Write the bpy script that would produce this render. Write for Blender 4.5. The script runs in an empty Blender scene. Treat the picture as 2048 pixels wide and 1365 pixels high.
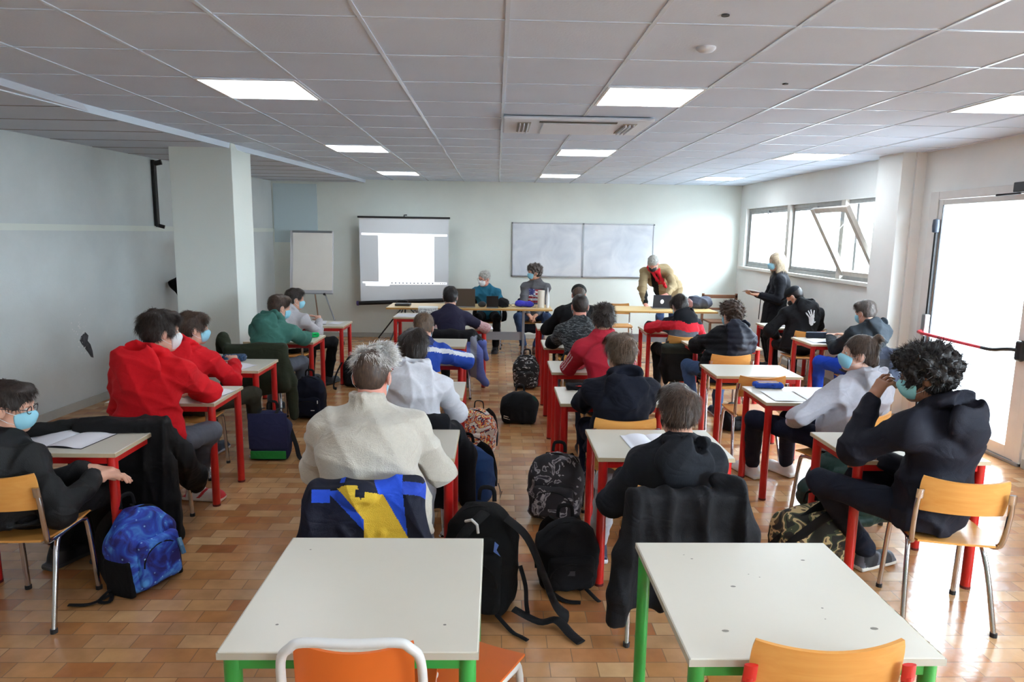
import bpy, bmesh, math, random
import numpy as np
from mathutils import Vector, Matrix

random.seed(7)
S = bpy.context.scene
COL = S.collection
PI = math.pi

# ------------------------------------------------------------------ camera
cam_d = bpy.data.cameras.new('camera')
cam_d.sensor_width = 36.0
cam_d.lens = 1368.0 / 2048.0 * 36.0
cam_d.clip_start = 0.05
cam_d.clip_end = 200
cam = bpy.data.objects.new('camera', cam_d)
COL.objects.link(cam)
_yaw, _pitch, _roll = 0.0245, 0.1565, 0.015
_f = Vector((math.sin(_yaw) * math.cos(_pitch), math.cos(_yaw) * math.cos(_pitch), -math.sin(_pitch)))
_r = Vector((math.cos(_yaw), -math.sin(_yaw), 0))
_u = _r.cross(_f)
_R = _r * math.cos(_roll) + _u * math.sin(_roll)
_U = -_r * math.sin(_roll) + _u * math.cos(_roll)
m4 = Matrix((( _R.x, _U.x, -_f.x, 0.0), (_R.y, _U.y, -_f.y, 0.0), (_R.z, _U.z, -_f.z, 1.83), (0, 0, 0, 1)))
cam.matrix_world = m4
S.camera = cam

# ------------------------------------------------------------------ world, exposure
W = bpy.data.worlds.new('overcast_sky')
S.world = W
W.use_nodes = True
nt = W.node_tree
bg = nt.nodes['Background']
tc = nt.nodes.new('ShaderNodeTexCoord')
sep = nt.nodes.new('ShaderNodeSeparateXYZ')
rmp = nt.nodes.new('ShaderNodeValToRGB')
rmp.color_ramp.elements[0].position = 0.45
rmp.color_ramp.elements[0].color = (0.74, 0.85, 1.0, 1)
rmp.color_ramp.elements[1].position = 0.8
rmp.color_ramp.elements[1].color = (0.78, 0.88, 1.0, 1)
nt.links.new(tc.outputs['Generated'], sep.inputs[0])
mp = nt.nodes.new('ShaderNodeMath'); mp.operation = 'MULTIPLY_ADD'
mp.inputs[1].default_value = 0.5; mp.inputs[2].default_value = 0.5
nt.links.new(sep.outputs[2], mp.inputs[0])
nt.links.new(mp.outputs[0], rmp.inputs[0])
nt.links.new(rmp.outputs[0], bg.inputs[0])
bg.inputs[1].default_value = 40.0
S.view_settings.view_transform = 'Standard'
S.view_settings.look = 'None'
S.view_settings.gamma = 1
S.view_settings.exposure = 0.25
S.view_settings.use_curve_mapping = False
S.cycles.use_denoising = True
S.cycles.max_bounces = 8
S.cycles.diffuse_bounces = 5
S.cycles.caustics_reflective = False
S.cycles.caustics_refractive = False
S.cycles.sample_clamp_indirect = 6.0
PANEL_LIGHT = 12.0

# ------------------------------------------------------------------ helpers: materials
def lin(c):
    return tuple(((v / 255.0) / 12.92 if v / 255.0 <= 0.04045 else ((v / 255.0 + 0.055) / 1.055) ** 2.4) for v in c)

MATS = {}
def mat(name, rgb, rough=0.6, metal=0.0, bump=0.0, bscale=200.0, var=0.0, vscale=8.0, spec=0.5, emis=None, sheen=0.0, detail=3.0, coat=0.0):
    """principled material; rgb in sRGB 0-255; var darkens/lightens by noise"""
    if name in MATS: return MATS[name]
    m = bpy.data.materials.new(name); m.use_nodes = True
    t = m.node_tree; b = t.nodes['Principled BSDF']
    c = lin(rgb)
    b.inputs['Base Color'].default_value = (*c, 1)
    b.inputs['Roughness'].default_value = rough
    b.inputs['Metallic'].default_value = metal
    b.inputs['Specular IOR Level'].default_value = spec
    if sheen: b.inputs['Sheen Weight'].default_value = sheen
    if coat: b.inputs['Coat Weight'].default_value = coat
    if emis:
        b.inputs['Emission Color'].default_value = (*lin(rgb), 1)
        b.inputs['Emission Strength'].default_value = emis
    if var or bump:
        co = t.nodes.new('ShaderNodeTexCoord')
    if var:
        n = t.nodes.new('ShaderNodeTexNoise'); n.inputs['Scale'].default_value = vscale; n.inputs['Detail'].default_value = detail
        t.links.new(co.outputs['Object'], n.inputs['Vector'])
        r = t.nodes.new('ShaderNodeValToRGB')
        r.color_ramp.elements[0].position = 0.3; r.color_ramp.elements[1].position = 0.7
        r.color_ramp.elements[0].color = (*[v * (1 - var) for v in c], 1)
        r.color_ramp.elements[1].color = (*[min(1, v * (1 + var)) for v in c], 1)
        t.links.new(n.outputs['Fac'], r.inputs[0]); t.links.new(r.outputs[0], b.inputs['Base Color'])
    if bump:
        n2 = t.nodes.new('ShaderNodeTexNoise'); n2.inputs['Scale'].default_value = bscale; n2.inputs['Detail'].default_value = 4
        t.links.new(co.outputs['Object'], n2.inputs['Vector'])
        bp = t.nodes.new('ShaderNodeBump'); bp.inputs['Strength'].default_value = bump; bp.inputs['Distance'].default_value = 0.004
        t.links.new(n2.outputs['Fac'], bp.inputs['Height']); t.links.new(bp.outputs[0], b.inputs['Normal'])
    MATS[name] = m
    return m

def ramp_mat(name, stops, scale=20, rough=0.8, kind='noise', detail=2.0, distort=0.0, interp='CONSTANT', bump=0.0, stretch=(1, 1, 1)):
    """several flat colours picked by a noise (camouflage, prints, heather knit)"""
    if name in MATS: return MATS[name]
    m = bpy.data.materials.new(name); m.use_nodes = True
    t = m.node_tree; b = t.nodes['Principled BSDF']; b.inputs['Roughness'].default_value = rough
    co = t.nodes.new('ShaderNodeTexCoord'); mapn = t.nodes.new('ShaderNodeMapping')
    mapn.inputs['Scale'].default_value = stretch
    t.links.new(co.outputs['Object'], mapn.inputs['Vector'])
    if kind == 'noise':
        n = t.nodes.new('ShaderNodeTexNoise'); n.inputs['Scale'].default_value = scale; n.inputs['Detail'].default_value = detail
        n.inputs['Distortion'].default_value = distort; out = n.outputs['Fac']
    else:
        n = t.nodes.new('ShaderNodeTexVoronoi'); n.inputs['Scale'].default_value = scale
        out = n.outputs['Distance']
    t.links.new(mapn.outputs[0], n.inputs['Vector'])
    r = t.nodes.new('ShaderNodeValToRGB'); r.color_ramp.interpolation = interp
    e = r.color_ramp.elements
    e[0].position = stops[0][0]; e[0].color = (*lin(stops[0][1]), 1)
    e[1].position = stops[1][0]; e[1].color = (*lin(stops[1][1]), 1)
    for p, c in stops[2:]:
        x = e.new(p); x.color = (*lin(c), 1)
    t.links.new(out, r.inputs[0]); t.links.new(r.outputs[0], b.inputs['Base Color'])
    if bump:
        bp = t.nodes.new('ShaderNodeBump'); bp.inputs['Strength'].default_value = bump; bp.inputs['Distance'].default_value = 0.003
        n2 = t.nodes.new('ShaderNodeTexNoise'); n2.inputs['Scale'].default_value = 250
        t.links.new(co.outputs['Object'], n2.inputs['Vector']); t.links.new(n2.outputs['Fac'], bp.inputs['Height']); t.links.new(bp.outputs[0], b.inputs['Normal'])
    MATS[name] = m
    return m

# ------------------------------------------------------------------ helpers: objects
def prop(o, label=None, cat=None, group=None, kind=None):
    if label: o['label'] = label
    if cat: o['category'] = cat
    if group: o['group'] = group
    if kind: o['kind'] = kind
    return o

def thing(name, label, cat, loc=(0, 0, 0), rz=0.0, group=None):
    o = bpy.data.objects.new(name, None); COL.objects.link(o)
    o.empty_display_size = 0.1
    o.location = loc; o.rotation_euler = (0, 0, rz)
    return prop(o, label, cat, group)

def link_mesh(name, me, mats, parent=None, smooth=False):
    o = bpy.data.objects.new(name, me); COL.objects.link(o)
    for m in (mats if isinstance(mats, (list, tuple)) else [mats]):
        me.materials.append(m)
    if parent: o.parent = parent
    if smooth:
        me.polygons.foreach_set('use_smooth', [True] * len(me.polygons))
    me.update()
    return o

class MB:
    """collects shapes into ONE mesh"""
    def __init__(s): s.v = []; s.f = []; s.m = []; s.mi = 0
    def add(s, vs, fs):
        k = len(s.v); s.v += [tuple(v) for v in vs]
        s.f += [tuple(i + k for i in f) for f in fs]; s.m += [s.mi] * len(fs)
        return s
    def box(s, lo, hi, M=None):
        x0, y0, z0 = lo; x1, y1, z1 = hi
        vs = [Vector(p) for p in ((x0,y0,z0),(x1,y0,z0),(x1,y1,z0),(x0,y1,z0),(x0,y0,z1),(x1,y0,z1),(x1,y1,z1),(x0,y1,z1))]
        if M: vs = [M @ v for v in vs]
        return s.add(vs, [(0,3,2,1),(4,5,6,7),(0,1,5,4),(1,2,6,5),(2,3,7,6),(3,0,4,7)])
    def tube(s, pts, r, n=10, closed=False, cap=True, flat=None):
        """round tube along points; r may be a list; flat=(w,t,up) gives a ribbon-like ellipse"""
        pts = [Vector(p) for p in pts]; N = len(pts)
        rs = r if isinstance(r, (list, tuple)) else [r] * N
        prev = None; rings = []
        for i, p in enumerate(pts):
            if closed: d = pts[(i + 1) % N] - pts[i - 1]
            else: d = pts[min(i + 1, N - 1)] - pts[max(i - 1, 0)]
            if d.length < 1e-9: d = Vector((0, 0, 1))
            d.normalize()
            if prev is None:
                a = Vector(flat[2]) if flat else (Vector((0, 0, 1)) if abs(d.z) < 0.9 else Vector((1, 0, 0)))
            else: a = prev
            a = (a - d * a.dot(d))
            if a.length < 1e-6: a = d.orthogonal()
            a.normalize(); b = d.cross(a); prev = a
            ring = []
            for k in range(n):
                t = 2 * PI * k / n
                if flat: ring.append(p + a * (math.cos(t) * flat[1] * rs[i]) + b * (math.sin(t) * flat[0] * rs[i]))
                else: ring.append(p + (a * math.cos(t) + b * math.sin(t)) * rs[i])
            rings.append(ring)
        vs = [v for ring in rings for v in ring]; fs = []
        M = N if closed else N - 1
        for i in range(M):
            j = (i + 1) % N
            for k in range(n):
                l = (k + 1) % n
                fs.append((i * n + k, i * n + l, j * n + l, j * n + k))
        if cap and not closed:
            fs.append(tuple(range(n))[::-1]); fs.append(tuple((N - 1) * n + k for k in range(n)))
        return s.add(vs, fs)
    def cyl(s, a, b, r, n=20, r2=None): return s.tube([a, b], [r, r2 if r2 is not None else r], n)
    def lathe(s, prof, c=(0, 0, 0), n=24):
        vs = []; fs = []
        for r, z in prof:
            for k in range(n): vs.append((c[0] + r * math.cos(2*PI*k/n), c[1] + r * math.sin(2*PI*k/n), c[2] + z))
        for i in range(len(prof) - 1):
            for k in range(n):
                l = (k + 1) % n; fs.append((i*n+k, i*n+l, (i+1)*n+l, (i+1)*n+k))
        fs.append(tuple(range(n))[::-1]); fs.append(tuple((len(prof)-1)*n + k for k in range(n)))
        return s.add(vs, fs)
    def grid(s, fn, nu, nv, thick=0.0, nrm=None):
        """sheet fn(u,v)->point, given a thickness along its normal"""
        P = [[Vector(fn(i / nu, j / nv)) for j in range(nv + 1)] for i in range(nu + 1)]
        vs = []; 
        def nn(i, j):
            a = P[min(i+1, nu)][j] - P[max(i-1, 0)][j]; b = P[i][min(j+1, nv)] - P[i][max(j-1, 0)]
            c = a.cross(b); return c.normalized() if c.length > 1e-9 else Vector((0, 0, 1))
        for i in range(nu + 1):
            for j in range(nv + 1): vs.append(P[i][j])
        w = nv + 1; fs = [(i*w+j, (i+1)*w+j, (i+1)*w+j+1, i*w+j+1) for i in range(nu) for j in range(nv)]
        if thick:
            k = len(vs)
            for i in range(nu + 1):
                for j in range(nv + 1): vs.append(P[i][j] - nn(i, j) * thick)
            fs += [tuple(x + k for x in f[::-1]) for f in list(fs)]
            for i in range(nu):
                fs.append((i*w, i*w+k, (i+1)*w+k, (i+1)*w)); fs.append(((i+1)*w+nv, (i+1)*w+nv+k, i*w+nv+k, i*w+nv))
            for j in range(nv):
                fs.append((j+1, j+1+k, j+k, j)); fs.append((nu*w+j, nu*w+j+k, nu*w+j+1+k, nu*w+j+1))
        return s.add(vs, fs)
    def build(s, name, mats, parent=None, smooth=False, bevel=0.0, seg=2, autosmooth=True):
        me = bpy.data.meshes.new(name); me.from_pydata(s.v, [], s.f)
        me.polygons.foreach_set('material_index', s.m)
        if smooth: me.polygons.foreach_set('use_smooth', [True] * len(me.polygons))
        o = link_mesh(name, me, mats, parent)
        if bevel:
            b = o.modifiers.new('bevel', 'BEVEL'); b.width = bevel; b.segments = seg; b.limit_method = 'ANGLE'; b.angle_limit = 0.9
            me.polygons.foreach_set('use_smooth', [True] * len(me.polygons))
            b.harden_normals = True
        if smooth and autosmooth:
            try: me.set_sharp_from_angle(angle=0.9)
            except Exception: pass
        return o

def rbox(name, lo, hi, m, parent=None, bevel=0.003, M=None, seg=2):
    return MB().box(lo, hi, M).build(name, m, parent, bevel=bevel, seg=seg)

def bez(pts, n=6):
    """smooth curve through points (Catmull-Rom)"""
    P = [Vector(p) for p in pts]; out = []
    for i in range(len(P) - 1):
        p0 = P[max(i-1, 0)]; p1 = P[i]; p2 = P[i+1]; p3 = P[min(i+2, len(P)-1)]
        for k in range(n):
            t = k / n
            out.append(0.5 * ((2*p1) + (-p0+p2)*t + (2*p0-5*p1+4*p2-p3)*t*t + (-p0+3*p1-3*p2+p3)*t**3))
    out.append(P[-1]); return out

def dup(root, loc, rz, label=None, group=None):
    r = root.copy(); COL.objects.link(r); r.location = loc; r.rotation_euler = (0, 0, rz)
    if label: r['label'] = label
    if group: r['group'] = group
    for ch in list(root.children):
        c = ch.copy(); COL.objects.link(c); c.parent = r
        for g in list(ch.children):
            d = g.copy(); COL.objects.link(d); d.parent = c
    return r

# ------------------------------------------------------------------ helpers: soft shapes from distance fields
def V(*a): return np.array(a, dtype=np.float64)
def nrm(v): v = np.asarray(v, float); return v / max(1e-9, np.linalg.norm(v))

class Soft:
    """blended capsules / ellipsoids / boxes turned into one smooth mesh"""
    def __init__(s): s.p = []; s.warps = []
    def cap(s, a, b, ra, rb=None, k=0.03, op='u'):
        a = np.asarray(a, float); b = np.asarray(b, float); rb = ra if rb is None else rb
        R = max(ra, rb)
        ab = b - a; L = max(1e-9, ab @ ab)
        def f(X, Y, Z):
            x, y, z = X - a[0], Y - a[1], Z - a[2]
            t = np.clip((x * ab[0] + y * ab[1] + z * ab[2]) / L, 0, 1)
            return np.sqrt((x - t*ab[0])**2 + (y - t*ab[1])**2 + (z - t*ab[2])**2) - (ra + (rb - ra) * t)
        s.p.append((f, np.minimum(a, b) - R, np.maximum(a, b) + R, k, op)); return s
    def chain(s, pts, rs, k=0.03, op='u'):
        for i in range(len(pts) - 1): s.cap(pts[i], pts[i+1], rs[i], rs[i+1], k, op)
        return s
    def ell(s, c, r, B=None, k=0.03, op='u', pw=2):
        c = np.asarray(c, float); r = np.asarray(r, float); B = np.eye(3) if B is None else np.asarray(B, float)
        def f(X, Y, Z):
            x, y, z = X - c[0], Y - c[1], Z - c[2]
            q = [(x*B[i][0] + y*B[i][1] + z*B[i][2]) for i in range(3)]
            if pw == 2:
                k0 = np.sqrt(sum((q[i]/r[i])**2 for i in range(3)))
                k1 = np.sqrt(sum((q[i]/r[i]**2)**2 for i in range(3))) + 1e-9
                return k0 * (k0 - 1) / k1
            k0 = sum(np.abs(q[i]/r[i])**pw for i in range(3)) ** (1.0/pw)
            return (k0 - 1) * min(r)
        e = np.sqrt(sum((B[i] * r[i])**2 for i in range(3))) if pw == 2 else np.sum(np.abs(B * r[:, None]), 0)
        s.p.append((f, c - e, c + e, k, op)); return s
    def box(s, c, h, B=None, rd=0.02, k=0.03, op='u'):
        c = np.asarray(c, float); h = np.asarray(h, float); B = np.eye(3) if B is None else np.asarray(B, float)
        def f(X, Y, Z):
            x, y, z = X - c[0], Y - c[1], Z - c[2]
            q = [np.abs(x*B[i][0] + y*B[i][1] + z*B[i][2]) - (h[i] - rd) for i in range(3)]
            return np.sqrt(sum(np.maximum(a, 0)**2 for a in q)) + np.minimum(np.maximum(np.maximum(q[0], q[1]), q[2]), 0) - rd
        e = np.sum(np.abs(B * h[:, None]), 0)
        s.p.append((f, c - e, c + e, k, op)); return s
    def cut(s, c, n, k=0.01):
        """keep only the side where (p-c).n < 0"""
        c = np.asarray(c, float); n = nrm(n)
        f = lambda X, Y, Z: (X-c[0])*n[0] + (Y-c[1])*n[1] + (Z-c[2])*n[2]
        s.p.append((f, None, None, k, 'i')); return s
    def warp(s, fn): s.warps.append(fn); return s
    def verts(s, h=0.01, pad=None):
        us = [q for q in s.p if q[4] == 'u']
        lo = np.min([q[1] for q in us], 0) - 0.05; hi = np.max([q[2] for q in us], 0) + 0.05
        n = np.ceil((hi - lo) / h).astype(int) + 1
        ax = [(lo[i] + h * np.arange(n[i])).astype(np.float32) for i in range(3)]
        G = np.full(n, 1.0, np.float32)
        for f, a, b, k, op in s.p:
            if op == 'i': i0 = [0]*3; i1 = list(n)
            else:
                m = k + 0.03 + 2*h
                i0 = np.clip(np.floor((a - m - lo) / h).astype(int), 0, n); i1 = np.clip(np.ceil((b + m - lo) / h).astype(int) + 1, 0, n)
                if np.any(i1 <= i0): continue
            sl = tuple(slice(i0[i], i1[i]) for i in range(3))
            X = ax[0][sl[0]][:, None, None]; Y = ax[1][sl[1]][None, :, None]; Z = ax[2][sl[2]][None, None, :]
            d = f(X, Y, Z).astype(np.float32); g = G[sl]
            if op == 'u':
                hh = np.maximum(k - np.abs(g - d), 0) / k if k > 0 else 0
                G[sl] = np.minimum(g, d) - hh*hh*k*0.25
            elif op == 's':
                d = -d; hh = np.maximum(k - np.abs(g - d), 0) / k if k > 0 else 0
                G[sl] = np.maximum(g, d) + hh*hh*k*0.25
            else:
                hh = np.maximum(k - np.abs(g - d), 0) / k if k > 0 else 0
                G[sl] = np.maximum(g, d) + hh*hh*k*0.25
        for w in s.warps:
            G = G + w(ax[0][:, None, None], ax[1][None, :, None], ax[2][None, None, :]).astype(np.float32)
        G[0] = G[-1] = 1; G[:, 0] = G[:, -1] = 1; G[:, :, 0] = G[:, :, -1] = 1
        return nets(G, lo, h)
    def build(s, name, mats, parent=None, h=0.01, pick=None, origin=None, extra=None):
        v, q = s.verts(h)
        if origin is not None: vv = v - np.asarray(origin)
        else: vv = v
        me = bpy.data.meshes.new(name)
        nv, nq = len(vv), len(q)
        ev, ef = (extra if extra else (np.zeros((0, 3)), []))
        if len(ev):
            ev = np.asarray(ev) - (np.asarray(origin) if origin is not None else 0)
            vv = np.vstack([vv, ev])
        me.vertices.add(len(vv)); me.vertices.foreach_set('co', vv.astype(np.float32).ravel())
        if len(ev):
            loops = q.ravel().tolist(); st = list(range(0, nq*4, 4)); k = nq*4
            for f in ef:
                st.append(k); loops += [i + nv for i in f]; k += len(f)
            me.loops.add(len(loops)); me.loops.foreach_set('vertex_index', loops)
            me.polygons.add(len(st)); me.polygons.foreach_set('loop_start', st)
        else:
            me.loops.add(nq*4); me.loops.foreach_set('vertex_index', q.ravel().astype(np.int32))
            me.polygons.add(nq); me.polygons.foreach_set('loop_start', np.arange(0, nq*4, 4, dtype=np.int32))
        me.update(calc_edges=True); me.validate()
        if pick is not None and nq:
            cen = v[q].mean(1); mi = np.zeros(len(me.polygons), np.int32); mi[:nq] = pick(cen)
            me.polygons.foreach_set('material_index', mi)
        return link_mesh(name, me, mats, parent, smooth=True)

def nets(G, lo, h):
    """naive surface nets"""
    ins = G < 0
    c = ins[:-1, :-1, :-1].astype(np.int8)
    tot = c.copy()
    for dx, dy, dz in ((1,0,0),(0,1,0),(0,0,1),(1,1,0),(1,0,1),(0,1,1),(1,1,1)):
        tot += ins[dx:ins.shape[0]-1+dx, dy:ins.shape[1]-1+dy, dz:ins.shape[2]-1+dz]
    act = np.argwhere((tot > 0) & (tot < 8))
    if len(act) == 0: return np.zeros((0, 3)), np.zeros((0, 4), int)
    idx = -np.ones(tot.shape, np.int32); idx[tuple(act.T)] = np.arange(len(act))
    cor = [(0,0,0),(1,0,0),(0,1,0),(1,1,0),(0,0,1),(1,0,1),(0,1,1),(1,1,1)]
    val = np.stack([G[act[:,0]+a, act[:,1]+b, act[:,2]+d] for a, b, d in cor], 1).astype(np.float64)
    sm = np.zeros((len(act), 3)); cnt = np.zeros(len(act))
    for a in range(8):
        for ax in range(3):
            if cor[a][ax] == 0:
                b = a + (1 << ax)
                va, vb = val[:, a], val[:, b]; x = (va < 0) != (vb < 0)
                t = np.where(x, va / np.where(x, va - vb, 1), 0)
                p = np.tile(np.array(cor[a], float), (len(act), 1)); p[:, ax] += t
                sm += p * x[:, None]; cnt += x
    v = lo + h * (act + sm / cnt[:, None])
    Q = []
    for ax in range(3):
        o = [0, 0, 0]; o[ax] = 1
        A = ins[:ins.shape[0]-o[0], :ins.shape[1]-o[1], :ins.shape[2]-o[2]]; B = ins[o[0]:, o[1]:, o[2]:]
        e = np.argwhere(A != B)
        u, w = [i for i in range(3) if i != ax]
        e = e[(e[:, u] > 0) & (e[:, w] > 0)]
        def at(du, dw):
            k = e.copy(); k[:, u] -= du; k[:, w] -= dw; return idx[tuple(k.T)]
        q = np.stack([at(1,1), at(0,1), at(0,0), at(1,0)], 1)
        s = ins[tuple(e.T)]
        if ax == 1: s = ~s
        q[~s] = q[~s][:, ::-1]
        Q.append(q)
    Q = np.vstack(Q); Q = Q[(Q >= 0).all(1)]
    return v, Q

def folds(amp, freq, seed, stretch=(1, 1, 1)):
    rs = np.random.RandomState(seed); ph = rs.rand(12) * 6.28
    d = rs.randn(12, 3); d /= np.linalg.norm(d, axis=1)[:, None]; d = d * np.array(stretch)
    def fn(X, Y, Z):
        lo_ = 0
        for i in range(3):
            lo_ = lo_ + np.sin((X*d[i][0] + Y*d[i][1] + Z*d[i][2]) * freq * 0.35 + ph[i])
        out = 0
        for i in range(3, 6):
            w = (X*d[i][0] + Y*d[i][1] + Z*d[i][2]) * freq * (0.7 + 0.25*i/3) + ph[i] + 1.3*lo_
            out = out + (1 - np.abs(np.sin(w)))**2
        return -amp * (out - 0.9)
    return fn

def lumps(amp, freq, seed):
    rs = np.random.RandomState(seed); ph = rs.rand(16) * 6.28
    d = rs.randn(16, 3); d /= np.linalg.norm(d, axis=1)[:, None]
    def fn(X, Y, Z):
        o = 0
        for i in range(8):
            o = o + np.sin((X*d[i][0] + Y*d[i][1] + Z*d[i][2]) * freq * (0.6 + 0.15*i) + ph[i])
        return amp * o * 0.4
    return fn
# ------------------------------------------------------------------ people
SKIN = {k: mat('skin_' + k, c, rough=0.55, var=0.06, vscale=20, bump=0.08, bscale=300) for k, c in
        dict(pale=(214, 168, 148), light=(205, 155, 132), warm=(190, 138, 112), tan=(150, 102, 76), ruddy=(206, 140, 122)).items()}

def hair_mat(name, c, var=0.35):
    if name in MATS: return MATS[name]
    m = bpy.data.materials.new(name); m.use_nodes = True
    t = m.node_tree; b = t.nodes['Principled BSDF']; b.inputs['Roughness'].default_value = 0.48
    b.inputs['Specular IOR Level'].default_value = 0.35
    co = t.nodes.new('ShaderNodeTexCoord'); mp = t.nodes.new('ShaderNodeMapping'); mp.inputs['Scale'].default_value = (1, 1, 0.25)
    n = t.nodes.new('ShaderNodeTexNoise'); n.inputs['Scale'].default_value = 120; n.inputs['Detail'].default_value = 3
    t.links.new(co.outputs['Object'], mp.inputs[0]); t.links.new(mp.outputs[0], n.inputs['Vector'])
    r = t.nodes.new('ShaderNodeValToRGB'); c = lin(c)
    r.color_ramp.elements[0].position = 0.35; r.color_ramp.elements[1].position = 0.68
    r.color_ramp.elements[0].color = (*[v * (1 - var) for v in c], 1); r.color_ramp.elements[1].color = (*[min(1, v * (1 + 1.6*var)) for v in c], 1)
    t.links.new(n.outputs['Fac'], r.inputs[0]); t.links.new(r.outputs[0], b.inputs['Base Color'])
    bp = t.nodes.new('ShaderNodeBump'); bp.inputs['Strength'].default_value = 0.6; bp.inputs['Distance'].default_value = 0.003
    t.links.new(n.outputs['Fac'], bp.inputs['Height']); t.links.new(bp.outputs[0], b.inputs['Normal'])
    MATS[name] = m; return m

HAIR = {k: hair_mat('hair_' + k, c) for k, c in dict(black=(26, 22, 22), darkbrown=(38, 29, 25), brown=(62, 47, 38), lightbrown=(86, 68, 53),
        grey=(150, 148, 142), silver=(228, 222, 212), blond=(168, 150, 126), salt=(72, 64, 60)).items()}
MASK = {k: mat('mask_' + k, c, rough=0.8, bump=0.15, bscale=400) for k, c in dict(blue=(140, 196, 214), white=(226, 228, 228), black=(24, 24, 26), teal=(150, 212, 214)).items()}
M_LOOP = mat('ear_loop_white', (225, 228, 230), rough=0.7)
M_EYE = mat('eyeball', (200, 196, 190), rough=0.2)
M_IRIS = mat('iris_dark', (40, 28, 22), rough=0.2)
M_SPEC = mat('spectacle_frame_dark', (30, 26, 30), rough=0.3)

def fabric(name, rgb, var=0.04, bump=0.3, rough=0.9, sheen=0.0, bs=260, wrk=0.4, ws=5.5):
    if name in MATS: return MATS[name]
    if max(rgb) < 75: rgb = tuple(v*0.72 for v in rgb)
    m = mat(name, rgb, rough=rough, spec=0.22, var=var, vscale=60, bump=bump, bscale=bs, sheen=sheen)
    t = m.node_tree; b = t.nodes['Principled BSDF']
    co = t.nodes.new('ShaderNodeTexCoord')
    mp = t.nodes.new('ShaderNodeMapping'); mp.inputs['Scale'].default_value = (1, 1, 1.5)
    n = t.nodes.new('ShaderNodeTexNoise'); n.inputs['Scale'].default_value = ws; n.inputs['Detail'].default_value = 1.2; n.inputs['Distortion'].default_value = 1.0
    rg = t.nodes.new('ShaderNodeMath'); rg.operation = 'PINGPONG'; rg.inputs[1].default_value = 0.13
    t.links.new(co.outputs['Object'], mp.inputs[0]); t.links.new(mp.outputs[0], n.inputs['Vector']); t.links.new(n.outputs['Fac'], rg.inputs[0])
    bp = t.nodes.new('ShaderNodeBump'); bp.inputs['Strength'].default_value = wrk; bp.inputs['Distance'].default_value = 0.035
    t.links.new(rg.outputs[0], bp.inputs['Height'])
    old = b.inputs['Normal'].links[0].from_node
    t.links.new(bp.outputs[0], old.inputs['Normal'])
    return m

def ik(a, c, l1, l2, pole):
    d = np.linalg.norm(c - a); s = max(1.0, d / (l1 + l2 - 0.004)); l1 *= s; l2 *= s
    x = (l1*l1 - l2*l2 + d*d) / (2*d); hh = math.sqrt(max(1e-6, l1*l1 - x*x)); e = nrm(c - a)
    p = np.asarray(pole, float); p = p - e*(p @ e); return a + e*x + nrm(p)*hh

def hand(S_, w, d, n, side, curl=0.5, fr=0.0085, sc=1.0):
    """palm + five fingers; w wrist, d pointing direction, n palm normal, side=+1 thumb towards s"""
    d = nrm(d); n = np.asarray(n, float); n = nrm(n - d*(n @ d)); s = np.cross(d, n) * side
    s_ = lambda a, b, c: w + (d*a + s*b + n*c) * sc
    S_.cap(s_(-0.02, 0, 0), s_(0.02, 0, 0), 0.026*sc, 0.027*sc, 0.02)
    for b in (-0.026, -0.009, 0.009, 0.026):
        S_.cap(s_(0.015, b*0.6, 0), s_(0.088, b, 0.002), 0.016*sc, 0.0125*sc, 0.012)
    L = (0.062, 0.078, 0.084, 0.074)
    for i, b in enumerate((-0.031, -0.0105, 0.0105, 0.031)):
        l = L[i]; cu = curl * (1 + 0.18*(1.5 - i)); c1, s1 = math.cos(cu*0.7), math.sin(cu*0.7); c2, s2 = math.cos(cu*1.7), math.sin(cu*1.7)
        spread = b * 0.25
        p0 = s_(0.086, b, 0.002); p1 = s_(0.086 + l*0.5*c1, b + spread*0.5, l*0.5*s1); p2 = s_(0.086 + l*0.5*c1 + l*0.5*c2, b + spread, l*0.5*s1 + l*0.5*s2)
        S_.cap(p0, p1, fr*1.08, fr, 0.004); S_.cap(p1, p2, fr, fr*0.82, 0.004)
    t0 = s_(0.015, 0.018, 0.006); t1 = s_(0.05, 0.048, 0.018); t2 = s_(0.085, 0.058, 0.024 + 0.02*curl)
    S_.cap(t0, t1, 0.014*sc, fr*1.15, 0.01); S_.cap(t1, t2, fr*1.15, fr, 0.004)

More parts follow.
